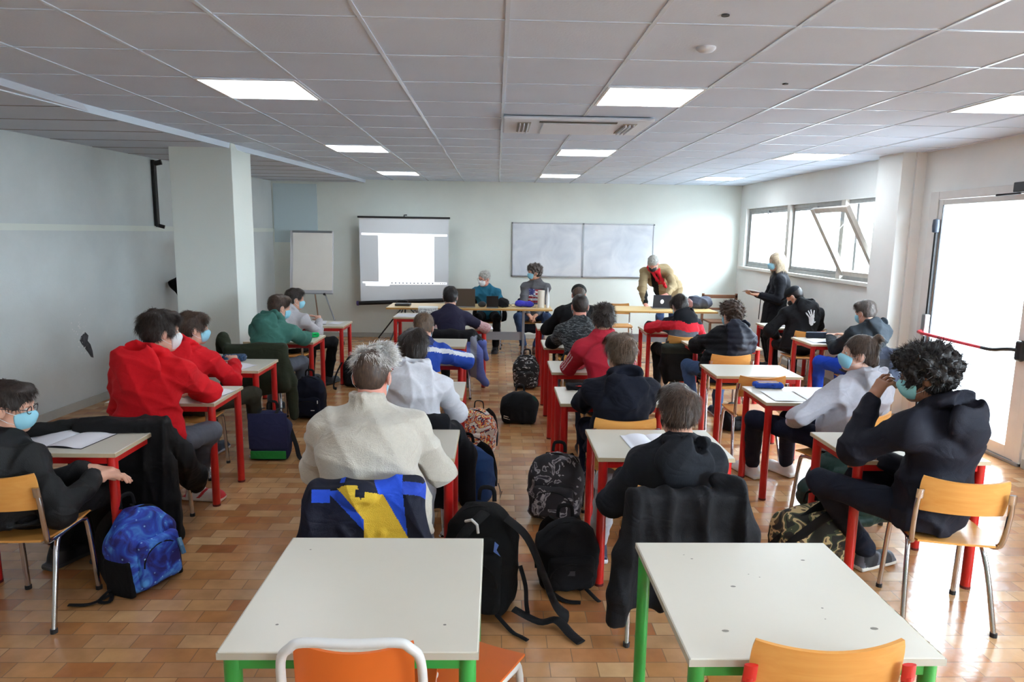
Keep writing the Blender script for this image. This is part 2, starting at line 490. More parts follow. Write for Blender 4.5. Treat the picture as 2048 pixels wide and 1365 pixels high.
NP = [0]
def person(label, hip, head, face=0, hyaw=None, hpitch=0, hroll=0, sc=1.0, sw=0.165, bulk=0.018, wide=1.0,
           skin='light', hair=('short', 'darkbrown'), mask='blue', glasses=False,
           top=None, top_name='hoodie', pick=None, hood=True, collar=False, quilt=0.0, fold=0.0105, sleeve=1.0, hem=0.0, rib=True,
           legs=None, leg_name='trousers', wl=None, wr=None, pl=None, pr_=None, hl=None, hr_=None, al=None, ar=None, kl=None, kr=None,
           shoe=None, near=1, hipz=0.535, stand=False, curl=0.5, hunch=0.03, skirt=None, group=None, faceon=False, hb=1.15, lean=0.0, feet=None, shz=0.08):
    NP[0] += 1; seed = NP[0] * 13
    a = math.radians(face); F = V(math.sin(a), math.cos(a), 0); R = V(math.cos(a), -math.sin(a), 0); U = V(0, 0, 1)
    hip = V(hip[0], hip[1], hipz); head = V(*head)
    ha = math.radians(face if hyaw is None else hyaw); hp = math.radians(hpitch); ro = math.radians(hroll)
    hf0 = V(math.sin(ha)*math.cos(hp), math.cos(ha)*math.cos(hp), -math.sin(hp)); hr0 = V(math.cos(ha), -math.sin(ha), 0); hu0 = np.cross(hr0, hf0)
    hr1 = hr0*math.cos(ro) - hu0*math.sin(ro); hu1 = hu0*math.cos(ro) + hr0*math.sin(ro); hf1 = hf0
    HB = np.array([hr1, hf1, hu1]); hs = 1.0*sc
    H = lambda x, y, z: head + (hr1*x + hf1*y + hu1*z) * hs
    ntop = H(0, -0.028, -0.07)
    nb = H(0, -0.035, -0.125) - F*0.02 - U*0.035
    sp = nb - hip; SU = nrm(sp); SF = nrm(F - SU*(F @ SU)); 
    chest = hip + sp*0.68 - SF*hunch; waist = hip + sp*0.30 - SF*hunch*0.6
    sr = nb + R*sw*sc - SU*shz + F*0.015; sl = nb - R*sw*sc - SU*shz + F*0.015
    TB = np.array([R, SF, SU])
    if wl is None: wl = hip + F*0.43 - R*0.10 + U*(0.745 - hip[2])
    if wr is None: wr = hip + F*0.43 + R*0.10 + U*(0.745 - hip[2])
    wl, wr = V(*wl), V(*wr)
    el = ik(sl, wl, 0.285*sc, 0.255*sc, pl if pl is not None else -R*0.6 - U*1.0 - F*0.15)
    er = ik(sr, wr, 0.285*sc, 0.255*sc, pr_ if pr_ is not None else R*0.6 - U*1.0 - F*0.15)
    hl_ = hip - R*0.09*sc - U*0.01; hr_j = hip + R*0.09*sc - U*0.01
    if al is None: al = hip + F*(0.0 if stand else 0.36) - R*0.12; al = V(al[0], al[1], 0.095)
    if ar is None: ar = hip + F*(0.0 if stand else 0.40) + R*0.12; ar = V(ar[0], ar[1], 0.095)
    al, ar = V(*al), V(*ar)
    tl = 0.43*sc if not stand else (hip[2]-0.09)*0.5; sl_ = 0.42*sc if not stand else (hip[2]-0.09)*0.505
    kL = V(*kl) if kl is not None else ik(hl_, al, tl, sl_, F*1.0 + U*0.5 - R*0.12)
    kR = V(*kr) if kr is not None else ik(hr_j, ar, tl, sl_, F*1.0 + U*0.5 + R*0.12)
    base = V(hip[0], hip[1], 0)
    root = thing('person', label, 'person', tuple(base), 0, group)
    hb_, hc_ = {1: (0.0058, 0.0085), 2: (0.0075, 0.011), 3: (0.0095, 0.013)}[near]
    fr = {1: 0.0085, 2: 0.009, 3: 0.010}[near]
    # ---- body (one continuous skin surface)
    b = Soft()
    w = wide
    b.ell(hip, (0.145*w*sc, 0.10*sc, 0.085), TB, k=0.05)
    b.ell(waist, (0.12*w*sc, 0.09*w*sc, 0.13), TB, k=0.06).ell(chest, (0.135*w*sc, 0.095*sc, 0.15), TB, k=0.06)
    b.cap(sl, sr, 0.048*sc, k=0.05).cap(nb + SU*0.02, sl, 0.045, 0.04, 0.05).cap(nb + SU*0.02, sr, 0.045, 0.04, 0.05)
    b.cap(nb - SU*0.02, ntop, 0.056*sc, 0.052*sc, 0.03)
    for s0, e0, w0 in ((sl, el, wl), (sr, er, wr)):
        sq = 0.8 if (top is not None and sleeve > 0.9) else 1.0; b.cap(s0, e0, 0.046*sc*sq, 0.038*sc*sq, 0.03); b.cap(e0, w0, 0.038*sc*sq, 0.026*sc, 0.03)
    for h0, k0, a0 in ((hl_, kL, al), (hr_j, kR, ar)):
        b.cap(h0, k0, 0.068*sc, 0.05*sc, 0.04); b.cap(k0, a0, 0.047*sc, 0.033*sc, 0.03)
    # head
    b.ell(H(0, -0.014, 0.03), V(0.073, 0.092, 0.082)*hs, HB, k=0.03)
    b.ell(H(0, 0.026, -0.03), V(0.058, 0.062, 0.084)*hs, HB, k=0.03)
    b.cap(H(-0.036, 0.02, -0.078), H(0, 0.062, -0.09), 0.022, 0.02, 0.03).cap(H(0.036, 0.02, -0.078), H(0, 0.062, -0.09), 0.022, 0.02, 0.03)
    b.cap(H(-0.03, 0.076, 0.02), H(0.03, 0.076, 0.02), 0.011, k=0.02)
    b.cap(H(0, 0.085, 0.006), H(0, 0.102, -0.028), 0.008, 0.012, 0.012)
    b.ell(H(0, 0.082, -0.058), V(0.024, 0.012, 0.007)*hs, HB, k=0.01)
    for q in (-1, 1):
        b.ell(H(q*0.03, 0.094, 0.002), V(0.014, 0.012, 0.009)*hs, HB, k=0.012, op='s')
        b.ell(H(q*0.076, -0.006, -0.01), V(0.010, 0.020, 0.032)*hs, HB + np.array([hf1*0.0, hr1*q*0.25, hf1*0]), k=0.008)
    for s_i, (wp, e0, hd) in enumerate(((wl, el, hl), (wr, er, hr_))):
        side = -1 if s_i == 0 else 1
        dd = nrm(wp - e0)
        if hd is None:
            d2 = nrm(dd*0.7 + F*0.3*0 + (R * -side * 0.25)); n2 = -U
        else: d2, n2 = V(*hd[0]), V(*hd[1])
        tw = np.cross(nrm(d2), nrm(n2 - nrm(d2)*(n2 @ nrm(d2)))); sd = 1 if (tw @ (R * -side)) > 0 else -1
        if hd is not None and len(hd) > 2: sd = hd[2]
        hand(b, wp + dd*0.02, d2, n2, sd, curl, fr, sc)
    b.build('body', SKIN[skin], root, hb_, origin=base)
    # ---- eyes on faces one can see
    if faceon:
        for q in (-1, 1):
            m_ = MB(); cc = H(q*0.03, 0.0745, 0.002) - base
            m_.lathe([(0.0005, -0.011), (0.006, -0.0095), (0.0105, -0.004), (0.0105, 0.004), (0.006, 0.0095), (0.0005, 0.011)], cc, 12); m_.mi = 1
            c2 = H(q*0.03, 0.0838, 0.002) - base
            m_.lathe([(0.0005, -0.004), (0.0035, -0.0025), (0.0035, 0.0025), (0.0005, 0.004)], c2, 8)
            m_.build('eye', [M_EYE, M_IRIS], root, smooth=True)
    # ---- trousers
    if legs is not None:
        t = Soft(); lb = 0.014
        t.ell(hip, (0.145*w*sc + 0.005, 0.110*sc, 0.098), TB, k=0.05).ell(waist*0.35 + hip*0.65, (0.135*w*sc, 0.10*w*sc, 0.10), TB, k=0.05)
        for h0, k0, a0 in ((hl_, kL, al), (hr_j, kR, ar)):
            an = a0 + nrm(k0 - a0)*0.03
            t.cap(h0, k0, 0.078*sc + lb*0.6, 0.058*sc + lb*0.5, 0.04); t.cap(k0, an, 0.057*sc + lb*0.5, 0.042*sc + lb*0.9, 0.03)
        t.warp(folds(0.005, 22, seed + 3))
        if not stand: t.cut(V(0, 0, 0.436), V(0, 0, -1)) if False else None
        t.build(leg_name, legs, root, hc_, origin=base)
    if skirt is not None:
        t = Soft(); 
        t.ell(hip, (0.165, 0.13, 0.16), TB, k=0.05).cap(hip, hip - U*0.30 + F*0.01, 0.15, 0.165, 0.05).ell(hip - U*0.37, (0.19, 0.16, 0.08), k=0.05)
        t.cut(hip - U*0.42, -U, 0.02).warp(folds(0.006, 20, seed + 5, (1, 1, 0.2)))
        t.build('skirt', skirt, root, hc_, origin=base)
    # ---- shoes
    if shoe is not None:
        sm_, up_ = shoe[:2]
        for q, (a0, k0) in enumerate(((al, kL), (ar, kR))):
            fd = F if feet is None else V(*feet[q])
            fd = nrm(fd); rd = np.cross(fd, U); g = V(a0[0], a0[1], a0[2] - 0.095) - fd*0.045
            B3 = np.array([rd, fd, U])
            t = Soft(); pt = lambda x, y, z: g + rd*x + fd*y + U*z
            t.box(pt(0, 0.10, 0.017), (0.046, 0.14, 0.015), B3, rd=0.012, k=0.01)
            t.ell(pt(0, 0.17, 0.045), (0.045, 0.075, 0.035), B3, k=0.03).ell(pt(0, 0.05, 0.055), (0.042, 0.07, 0.045), B3, k=0.03)
            t.cap(pt(0, 0.03, 0.06), pt(0, 0.035, 0.095), 0.042, 0.043, 0.03)
            t.cut(pt(0, 0, 0.002), -U, 0.004)
            gz = g[2]
            acc = shoe[2] if len(shoe) > 2 else up_
            t.build('shoe', [up_, sm_, acc], root, 0.006 if near < 3 else 0.009, pick=lambda c, gz=gz, g=g, fd=fd: np.where(c[:, 2] < gz + 0.028, 1, np.where((np.abs((c - g) @ fd - 0.09) > 0.10) | (np.abs((c - g) @ fd - 0.10 - (c[:, 2] - gz - 0.05)*0.8) < 0.012), 2, 0)).astype(int), origin=base)
    # ---- top garment
    if top is not None:
        t = Soft(); bk = bulk
        t.ell(hip - SU*hem*0.5, V(0.155*w*sc + bk, 0.122*sc + bk, 0.17 + bk + hem), TB, k=0.06)
        t.ell(waist, V((0.126 + 0.05*(w - 1))*w*sc + bk, 0.10*w*sc + bk, 0.15), TB, k=0.07).ell(chest, V(0.142*w*sc + bk, 0.105*sc + bk, 0.165), TB, k=0.07)
        t.cap(sl - SU*0.005, sr - SU*0.005, 0.050*sc + bk*0.65, k=0.05)
        t.cap(nb + SU*0.010, sl + SU*0.004, 0.060 + bk*0.35, 0.044 + bk*0.5, 0.06).cap(nb + SU*0.010, sr + SU*0.004, 0.060 + bk*0.35, 0.044 + bk*0.5, 0.06)
        t.cut(hip + SU*(-0.045 - hem), -SU, 0.006)
        for s0, e0, w0 in ((sl, el, wl), (sr, er, wr)):
            if sleeve > 0.9:
                t.cap(s0, e0, 0.050*sc + bk*0.7, 0.045*sc + bk*0.75, 0.04)
                we = w0 - nrm(w0 - e0)*0.01
                t.cap(e0, we, 0.046*sc + bk*0.8, 0.034*sc + bk*0.5, 0.03)
            else:
                t.cap(s0, s0 + (e0 - s0)*sleeve, 0.052*sc + bk*0.8, 0.047*sc + bk*0.9, 0.04)
        if collar:
            rr = 0.058 + max(0, collar - 0.02)*0.4
            for j in range(int(collar/0.02) + 2):
                cz = nb + SU*(0.024 + j*0.02)
                for i in range(12):
                    a1 = 2*PI*i/12; a2 = 2*PI*(i+1)/12
                    t.cap(cz + (R*math.cos(a1) + SF*math.sin(a1))*rr*sc, cz + (R*math.cos(a2) + SF*math.sin(a2))*rr*sc, 0.014, k=0.014)
        if hood:
            def hp_(an):
                bkk = 0.5 - 0.5*math.sin(an)
                return nb + (R*math.cos(an)*(0.080 + 0.018*bkk) + SF*(math.sin(an)*0.074 - 0.016))*sc + SU*(0.012 + 0.068*bkk), 0.019 + 0.013*bkk
            # the bag of the hood hanging on the back, then its thick rolled rim
            hq = 0.088 + bulk*1.1
            t.ell(nb - SF*hq*sc - SU*0.014*hb, V(0.122, 0.050, 0.105)*hb, TB, k=0.012)
            t.ell(nb - SF*(hq + 0.03)*sc - SU*0.062*hb, V(0.072, 0.042, 0.080)*hb, TB, k=0.03)
            for i in range(14):
                a1 = 2*PI*i/14; a2 = 2*PI*(i+1)/14
                (pa, ra_), (pb, rb_) = hp_(a1), hp_(a2)
                t.cap(pa, pb, ra_*hb, rb_*hb, 0.010)
            t.ell(nb - SF*(hq - 0.01)*sc + SU*0.082, V(0.064, 0.034, 0.042)*hb, TB, k=0.012, op='s')
        if fold: t.warp(folds(fold, 17, seed))
        if rib:
            RW, RF = 0.145*w*sc + bk, 0.112*sc + bk
            for i in range(20):
                a1 = 2*PI*i/20; a2 = 2*PI*(i+1)/20
                c0 = hip + SU*(-0.028 - hem); p1 = c0 + R*math.cos(a1)*RW + SF*math.sin(a1)*RF; p2 = c0 + R*math.cos(a2)*RW + SF*math.sin(a2)*RF
                t.cap(p1, p2, 0.017, k=0.01)
            for e0, w0 in ((el, wl), (er, wr)):
                if sleeve > 0.9: t.cap(w0 - nrm(w0 - e0)*0.055, w0 - nrm(w0 - e0)*0.012, 0.035*sc + bk*0.3, k=0.006)
        if quilt:
            z0 = hip[2]
            t.warp(lambda X, Y, Z, q=quilt: -0.010*np.abs(np.sin(PI*(Z - z0 + 0.15*(Y-hip[1]))/q))**0.6 + 0.004)
        t.build(top_name, top if isinstance(top, list) else [top], root, hc_, pick=(lambda c: pick(c, dict(hip=hip, nb=nb, R=R, F=F, SF=SF, SU=SU, sl=sl, sr=sr, el=el, er=er, wl=wl, wr=wr, chest=chest))) if pick else None, origin=base)
    # ---- hair
    style, hc = hair
    if style:
        t = Soft(); st = style; N = 0; L = 0.02; up = 0.0; sub = True
        grow = dict(buzz=0.0, short=0.006, fluffy=0.009, curly=0.02, afro=0.034, long=0.012, bun=0.004, quiff=0.006, old=0.004, bleached=0.0, spiky=0.01)[st]
        t.ell(H(0, -0.018, 0.036), V(0.079 + grow, 0.098 + grow, 0.084 + grow)*hs, HB, k=0.03)
        t.ell(H(0, -0.048, -0.015), V(0.064 + grow*0.6, 0.052 + grow*0.7, 0.058 + grow*0.5)*hs, HB, k=0.03)
        if st in ('short', 'fluffy', 'quiff', 'curly', 'afro', 'spiky'):
            t.ell(H(0, 0.045, 0.088), V(0.058, 0.05, 0.03)*(1 + grow*12)*hs, HB, k=0.03)
        if st == 'long':
            for q in (-1, 1):
                t.cap(H(q*0.066, -0.01, 0.03), H(q*0.072, 0.0, -0.12), 0.028, 0.030, 0.03); t.cap(H(q*0.05, -0.06, 0.0), H(q*0.055, -0.075, -0.16), 0.045, 0.04, 0.04)
            t.cap(H(0, -0.07, 0), H(0, -0.075, -0.17), 0.05, 0.04, 0.04)
        if st == 'bun': t.ell(H(0.0, -0.105, 0.105), (0.032, 0.032, 0.028), k=0.010).ell(H(0, -0.080, -0.05), (0.05, 0.035, 0.055), k=0.03)
        fcut = 0.058 if st not in ('curly', 'afro') else 0.060
        t.ell(H(0, 0.102, -0.046), V(0.078, 0.075, 0.098)*hs, HB, k=0.012, op='s')
        for q in (-1, 1):
            if st not in ('long',): t.ell(H(q*0.085, 0.012, -0.035), V(0.035, 0.036, 0.052)*hs, HB, k=0.012, op='s')
        amp, fq = dict(buzz=(0.0006, 200), short=(0.0025, 90), fluffy=(0.006, 70), curly=(0.008, 130), afro=(0.010, 120), long=(0.002, 80), bun=(0.002, 100),
                       quiff=(0.004, 80), old=(0.003, 90), bleached=(0.0006, 200), spiky=(0.005, 90))[st]
        t.warp(lumps(amp, fq, seed))
        v, q_ = t.verts(0.006 if near < 3 else 0.008)
        N, L, out_ = dict(buzz=(0, 0, 0), bleached=(0, 0, 0), short=(4500, 0.026, 0.06), fluffy=(6000, 0.038, 0.14), curly=(2600, 0.022, 0.9), afro=(4200, 0.028, 1.0),
                          long=(3500, 0.07, 0.05), bun=(2500, 0.04, 0.06), quiff=(3000, 0.026, 0.3), old=(2200, 0.02, 0.12), spiky=(2600, 0.026, 0.6))[st]
        ev, ef = [], []
        def blade(p, d, L_, wdt, side):
            k = len(ev); bend = V(0, 0, -1)*L_*0.25
            ev.extend([p - side*wdt, p + side*wdt, p + d*L_*0.55 + side*wdt*0.8, p + d*L_*0.55 - side*wdt*0.8, p + d*L_ + bend*(0 if out_ > 0.6 else 1)])
            ef.extend([(k, k+1, k+2, k+3), (k+3, k+2, k+4)])
        rs = np.random.RandomState(seed)
        if near == 3: N = N // 2
        if len(v) and N:
            cen = H(0, -0.018, 0.03)
            crown = nrm(H(0.01, -0.03, 0.12) - cen)
            for i in rs.randint(0, len(v), N):
                p = v[i]; n_ = nrm(p - cen); fl = n_ - crown*1.0; fl = fl - n_*(fl @ n_)
                if st == 'long': fl = -hu1*1.0 + n_*0.1
                elif out_ < 0.6: fl = nrm(fl + 1e-6) 
                d = nrm(nrm(fl)*(1 - out_) + n_*(out_ if st != 'long' else 0.05) + rs.randn(3)*(0.20 if st not in ('curly', 'afro') else 0.6))
                s_ = nrm(np.cross(d, n_) + rs.randn(3)*0.1)
                blade(p - n_*0.003, d, L*(0.6 + 0.8*rs.rand()), 0.0013 if near < 3 else 0.003, s_)
        t2 = Soft(); 
        mats_ = [HAIR[hc]]
        o = t.build('hair', mats_, root, 0.006 if near < 3 else 0.008, origin=base, extra=(np.array(ev), ef) if ev else None)
        if st == 'bleached':
            t = Soft()
            t.ell(H(0, 0.008, 0.078), V(0.074, 0.092, 0.040)*hs, HB, k=0.02).ell(H(0.012, 0.025, 0.112), V(0.050, 0.055, 0.024)*hs, HB, k=0.02)
            t.warp(lumps(0.006, 70, seed))
            v, _ = t.verts(0.006); ev.clear(); ef.clear(); cen = H(0, -0.01, 0.06)
            for i in rs.randint(0, len(v), 5200):
                p = v[i]; n_ = nrm(p - cen); lr = (p - cen) @ hr1; bk_ = (p - cen) @ hf1
                d = nrm(n_*0.35 + hr1*(0.75 if lr > -0.035 else -0.2) + hu1*(0.35 if bk_ > 0.0 else -0.55) - hf1*(0.5 if bk_ < 0.02 else -0.1) + rs.randn(3)*0.20)
                s_ = nrm(np.cross(d, n_) + 1e-5)
                blade(p - n_*0.004, d, 0.050*(0.4 + rs.rand()), 0.0016, s_)
            t.build('bleached_hair', [HAIR['silver']], root, 0.006, origin=base, extra=(np.array(ev), ef))
        if st == 'cap': pass
    # ---- mask
    if mask:
        t = Soft()
        t.ell(H(0, 0.032, -0.048), V(0.064, 0.082, 0.068)*hs, HB, k=0.01).cap(H(0, 0.09, -0.012), H(0, 0.105, -0.03), 0.010, 0.014, 0.02)
        t.cut(H(0, 0.035, 0), -hf1 - hu1*0.15, 0.004).cut(H(0, 0.1, -0.008), hu1 - hf1*0.15, 0.004)
        o = t.build('face_mask', MASK[mask], root, 0.0058 if near < 3 else 0.008, origin=base)
        if near < 3:
            for q in (-1, 1):
                MB().tube([H(q*0.058, 0.05, -0.025) - base, H(q*0.074, 0.02, -0.01) - base, H(q*0.084, -0.012, 0.015) - base, H(q*0.086, -0.026, -0.005) - base, H(q*0.08, -0.02, -0.035) - base, H(q*0.068, 0.02, -0.06) - base, H(q*0.056, 0.045, -0.07) - base], 0.0012, 6).build('ear_loop', M_LOOP, o, smooth=True)
    if glasses:
        m_ = MB()
        for q in (-1, 1):
            pts = [H(q*(0.034 + 0.024*math.cos(an)), 0.104 - 0.006*abs(math.cos(an)) - 0.004, 0.0 + 0.018*math.sin(an)) - base for an in [2*PI*i/14 for i in range(14)]]
            m_.tube(pts, 0.0018, 6, closed=True)
            m_.tube([H(q*0.058, 0.094, 0.004) - base, H(q*0.078, 0.05, 0.008) - base, H(q*0.084, -0.005, 0.008) - base, H(q*0.082, -0.03, -0.01) - base], 0.0016, 6)
        m_.tube([H(-0.01, 0.102, 0.004) - base, H(0, 0.106, 0.007) - base, H(0.01, 0.102, 0.004) - base], 0.0016, 6)
        m_.build('glasses', M_SPEC, root, smooth=True)
    root['_j'] = 0
    del root['_j']
    return root, dict(head=head, H=H, nb=nb, sl=sl, sr=sr, chest=chest, hip=hip, R=R, F=F, U=U, SU=SU, SF=SF, base=base, el=el, er=er, wl=wl, wr=wr, kl=kL, kr=kR, hr=hr1, hf=hf1, hu=hu1)
# ------------------------------------------------------------------ the room
CE = 2.69; FRONT = 11.9; BACK = -3.0
XR = 4.2; XD = 4.3
def lw(y): return -4.25 + (y - 6.3) * 0.078            # the left wall runs slightly inwards

def floor_mat():
    m = bpy.data.materials.new('clay_floor_tiles'); m.use_nodes = True
    t = m.node_tree; b = t.nodes['Principled BSDF']; N = t.nodes.new; Lk = t.links.new
    co = N('ShaderNodeTexCoord'); mp = N('ShaderNodeMapping')
    mp.inputs['Location'].default_value = (0.06, 0.03, 0)
    Lk(co.outputs['Object'], mp.inputs[0])
    def brick(c1, c2, mo):
        br = N('ShaderNodeTexBrick'); br.offset = 0.5; br.inputs['Scale'].default_value = 1.0
        br.inputs['Brick Width'].default_value = 0.205; br.inputs['Row Height'].default_value = 0.101
        br.inputs['Mortar Size'].default_value = 0.0022; br.inputs['Mortar Smooth'].default_value = 0.2; br.inputs['Bias'].default_value = 0
        br.inputs['Color1'].default_value = (*c1, 1); br.inputs['Color2'].default_value = (*c2, 1); br.inputs['Mortar'].default_value = (*mo, 1)
        Lk(mp.outputs[0], br.inputs['Vector']); return br
    br = brick((0, 0, 0), (1, 1, 1), (0.5, 0.5, 0.5))
    r = N('ShaderNodeValToRGB'); e = r.color_ramp.elements
    stops = [(0.0, (166, 112, 66)), (0.25, (180, 130, 84)), (0.45, (192, 148, 102)), (0.62, (166, 104, 60)), (0.8, (200, 160, 116)), (1.0, (148, 92, 54))]
    e[0].position = 0; e[0].color = (*lin(stops[0][1]), 1); e[1].position = 1; e[1].color = (*lin(stops[-1][1]), 1)
    for p, c in stops[1:-1]:
        x = e.new(p); x.color = (*lin(c), 1)
    Lk(br.outputs['Color'], r.inputs[0])
    n = N('ShaderNodeTexNoise'); n.inputs['Scale'].default_value = 9; n.inputs['Detail'].default_value = 5
    Lk(co.outputs['Object'], n.inputs['Vector'])
    mx = N('ShaderNodeMixRGB'); mx.blend_type = 'OVERLAY'; mx.inputs[0].default_value = 0.35
    Lk(r.outputs[0], mx.inputs[1]); Lk(n.outputs['Fac'], mx.inputs[2])
    br2 = brick((1, 1, 1), (1, 1, 1), (0, 0, 0))
    mm = N('ShaderNodeMixRGB'); mm.inputs[1].default_value = (*lin((134, 104, 76)), 1)
    Lk(br2.outputs['Color'], mm.inputs[0]); Lk(mx.outputs[0], mm.inputs[2]); Lk(mm.outputs[0], b.inputs['Base Color'])
    n2 = N('ShaderNodeTexNoise'); n2.inputs['Scale'].default_value = 14; n2.inputs['Detail'].default_value = 3
    Lk(co.outputs['Object'], n2.inputs['Vector'])
    rr = N('ShaderNodeMapRange'); rr.inputs['To Min'].default_value = 0.12; rr.inputs['To Max'].default_value = 0.30
    Lk(n2.outputs['Fac'], rr.inputs[0]); Lk(rr.outputs[0], b.inputs['Roughness'])
    # slightly uneven, differently tilted tiles
    ad = N('ShaderNodeMath'); ad.operation = 'MULTIPLY_ADD'; ad.inputs[1].default_value = 0.35
    Lk(br2.outputs['Color'], ad.inputs[0]); 
    mu = N('ShaderNodeMath'); mu.operation = 'MULTIPLY'; mu.inputs[1].default_value = 0.5; Lk(n2.outputs['Fac'], mu.inputs[0]); Lk(mu.outputs[0], ad.inputs[2])
    bp = N('ShaderNodeBump'); bp.inputs['Strength'].default_value = 0.5; bp.inputs['Distance'].default_value = 0.006
    Lk(ad.outputs[0], bp.inputs['Height']); Lk(bp.outputs[0], b.inputs['Normal'])
    b.inputs['Specular IOR Level'].default_value = 0.6
    return m

def wall_mat(name, rgb, dirt=0.05):
    m = mat(name, rgb, rough=0.85, bump=0.25, bscale=60, spec=0.3)
    t = m.node_tree; b = t.nodes['Principled BSDF']; N = t.nodes.new; Lk = t.links.new
    co = N('ShaderNodeTexCoord'); n = N('ShaderNodeTexNoise'); n.inputs['Scale'].default_value = 1.4; n.inputs['Detail'].default_value = 6; n.inputs['Roughness'].default_value = 0.6
    Lk(co.outputs['Object'], n.inputs['Vector'])
    r = N('ShaderNodeValToRGB'); c = lin(rgb); e = r.color_ramp.elements
    e[0].position = 0.35; e[0].color = (*[v*(1-dirt) for v in c], 1); e[1].position = 0.6; e[1].color = (*c, 1)
    Lk(n.outputs['Fac'], r.inputs[0]); Lk(r.outputs[0], b.inputs['Base Color'])
    return m

M_WALL = wall_mat('painted_plaster', (226, 231, 224))
M_WALL_R = wall_mat('painted_plaster_window_side', (236, 238, 235))
M_TILE = mat('mineral_ceiling_tile', (210, 221, 236), rough=0.95, bump=0.25, bscale=90, var=0.03, vscale=2.0, spec=0.2)
M_TBAR = mat('ceiling_rail_white', (214, 227, 242), rough=0.25, spec=0.8)
M_LED = mat('led_diffuser', (240, 248, 255), rough=0.5, emis=PANEL_LIGHT)
M_LEDF = mat('led_panel_rim', (235, 236, 238), rough=0.4)
M_BASEB = mat('skirting_pale', (176, 176, 170), rough=0.6, var=0.05)
M_ALU = mat('window_aluminium', (150, 150, 148), rough=0.45, metal=0.35, var=0.1, vscale=12)
M_ALUW = mat('window_frame_pale', (196, 192, 184), rough=0.5, var=0.08, vscale=15)
M_SILL = mat('window_sill_white', (222, 220, 214), rough=0.5, var=0.06)
M_DOORF = mat('door_frame_white', (214, 212, 208), rough=0.4, var=0.04)
M_BLKP = mat('black_plastic', (26, 27, 31), rough=0.4)
M_BLKM = mat('black_metal', (24, 24, 26), rough=0.45, metal=0.3)
M_CHROME = mat('chrome', (205, 205, 208), rough=0.16, metal=1.0)
M_STEEL = mat('brushed_steel', (165, 168, 172), rough=0.32, metal=0.9)
M_RUBBER = mat('rubber_foot', (30, 28, 28), rough=0.8)

def glass_mat(name, tint=(0.97, 0.99, 0.98)):
    m = bpy.data.materials.new(name); m.use_nodes = True; t = m.node_tree
    t.nodes.remove(t.nodes['Principled BSDF']); out = t.nodes['Material Output']
    a = t.nodes.new('ShaderNodeBsdfTransparent'); a.inputs[0].default_value = (*tint, 1)
    g = t.nodes.new('ShaderNodeBsdfGlossy'); g.inputs['Roughness'].default_value = 0.02
    fr = t.nodes.new('ShaderNodeLayerWeight'); fr.inputs[0].default_value = 0.12; mx = t.nodes.new('ShaderNodeMixShader')
    t.links.new(fr.outputs['Facing'], mx.inputs[0]); t.links.new(a.outputs[0], mx.inputs[1]); t.links.new(g.outputs[0], mx.inputs[2]); t.links.new(mx.outputs[0], out.inputs[0])
    MATS[name] = m; return m
M_GLASS = glass_mat('window_glass')

def struct(name, mb, m, parent=None, **k):
    o = mb.build(name, m, parent, **k)
    if parent is None: o['kind'] = 'structure'
    return o

struct('floor', MB().box((-6.5, BACK, -0.12), (XD + 0.02, FRONT + 0.2, 0)), floor_mat())
struct('ceiling', MB().box((-2.93, BACK, CE), (XD + 0.2, FRONT + 0.2, CE + 0.12)), M_TILE)
struct('ceiling_side', MB().box((-6.5, BACK, CE - 0.045), (-2.93, FRONT + 0.2, CE + 0.12)), mat('mineral_ceiling_tile_side', (206, 212, 222), rough=0.95, bump=0.3, bscale=90, var=0.05, vscale=1.4, spec=0.2))
# edge trim where the side ceiling drops: slightly oblique like in the room
def tx(y): return -3.02 + (y - 4.4) * 0.104
tr = MB()
ys = [BACK + i * (FRONT - BACK) / 12 for i in range(13)]
vs = []
for y in ys: vs += [(tx(y) - 0.018, y, CE - 0.052), (tx(y) + 0.010, y, CE - 0.052), (tx(y) + 0.018, y, CE + 0.002), (tx(y) - 0.018, y, CE + 0.002)]
fs = []
for i in range(12):
    for k in range(4): fs.append((4*i + k, 4*i + (k+1) % 4, 4*i + 4 + (k+1) % 4, 4*i + 4 + k))
tr.add(vs, fs); struct('trim_1', tr, M_TBAR)
# the part of the side ceiling right of x=-2.93 up to the oblique trim
sc_ = MB(); sc_.add([(-2.93, 5.26, CE - 0.045), (tx(FRONT), FRONT, CE - 0.045), (-2.93, FRONT, CE - 0.045), (-2.93, 5.26, CE + 0.01), (tx(FRONT), FRONT, CE + 0.01), (-2.93, FRONT, CE + 0.01)],
        [(0, 1, 2), (3, 5, 4), (0, 3, 4, 1), (1, 4, 5, 2), (2, 5, 3, 0)])
struct('ceiling_wedge', sc_, MATS['mineral_ceiling_tile_side'])
GX0, GY0 = 0.034, 2.96
g = MB()
for i in range(-4, 8):
    x = GX0 + 0.6 * i
    if x < XD:
        y0 = BACK
        g.box((x - 0.009, y0, CE - 0.0045), (x + 0.009, FRONT, CE + 0.003))
for j in range(-9, 15):
    y = GY0 + 0.6 * j
    if BACK < y < FRONT: g.box((max(-2.9, tx(y)), y - 0.007, CE - 0.0035), (XD, y + 0.007, CE + 0.003))
struct('trim_2', g, M_TBAR)
g = MB()
for j in range(-9, 15):
    y = GY0 + 0.6 * j + 0.2
    if BACK < y < FRONT: g.box((-6.0, y - 0.006, CE - 0.048), (tx(y) - 0.02, y + 0.006, CE - 0.043))
struct('trim_3', g, mat('side_seam_grey', (120, 116, 112), rough=0.8))

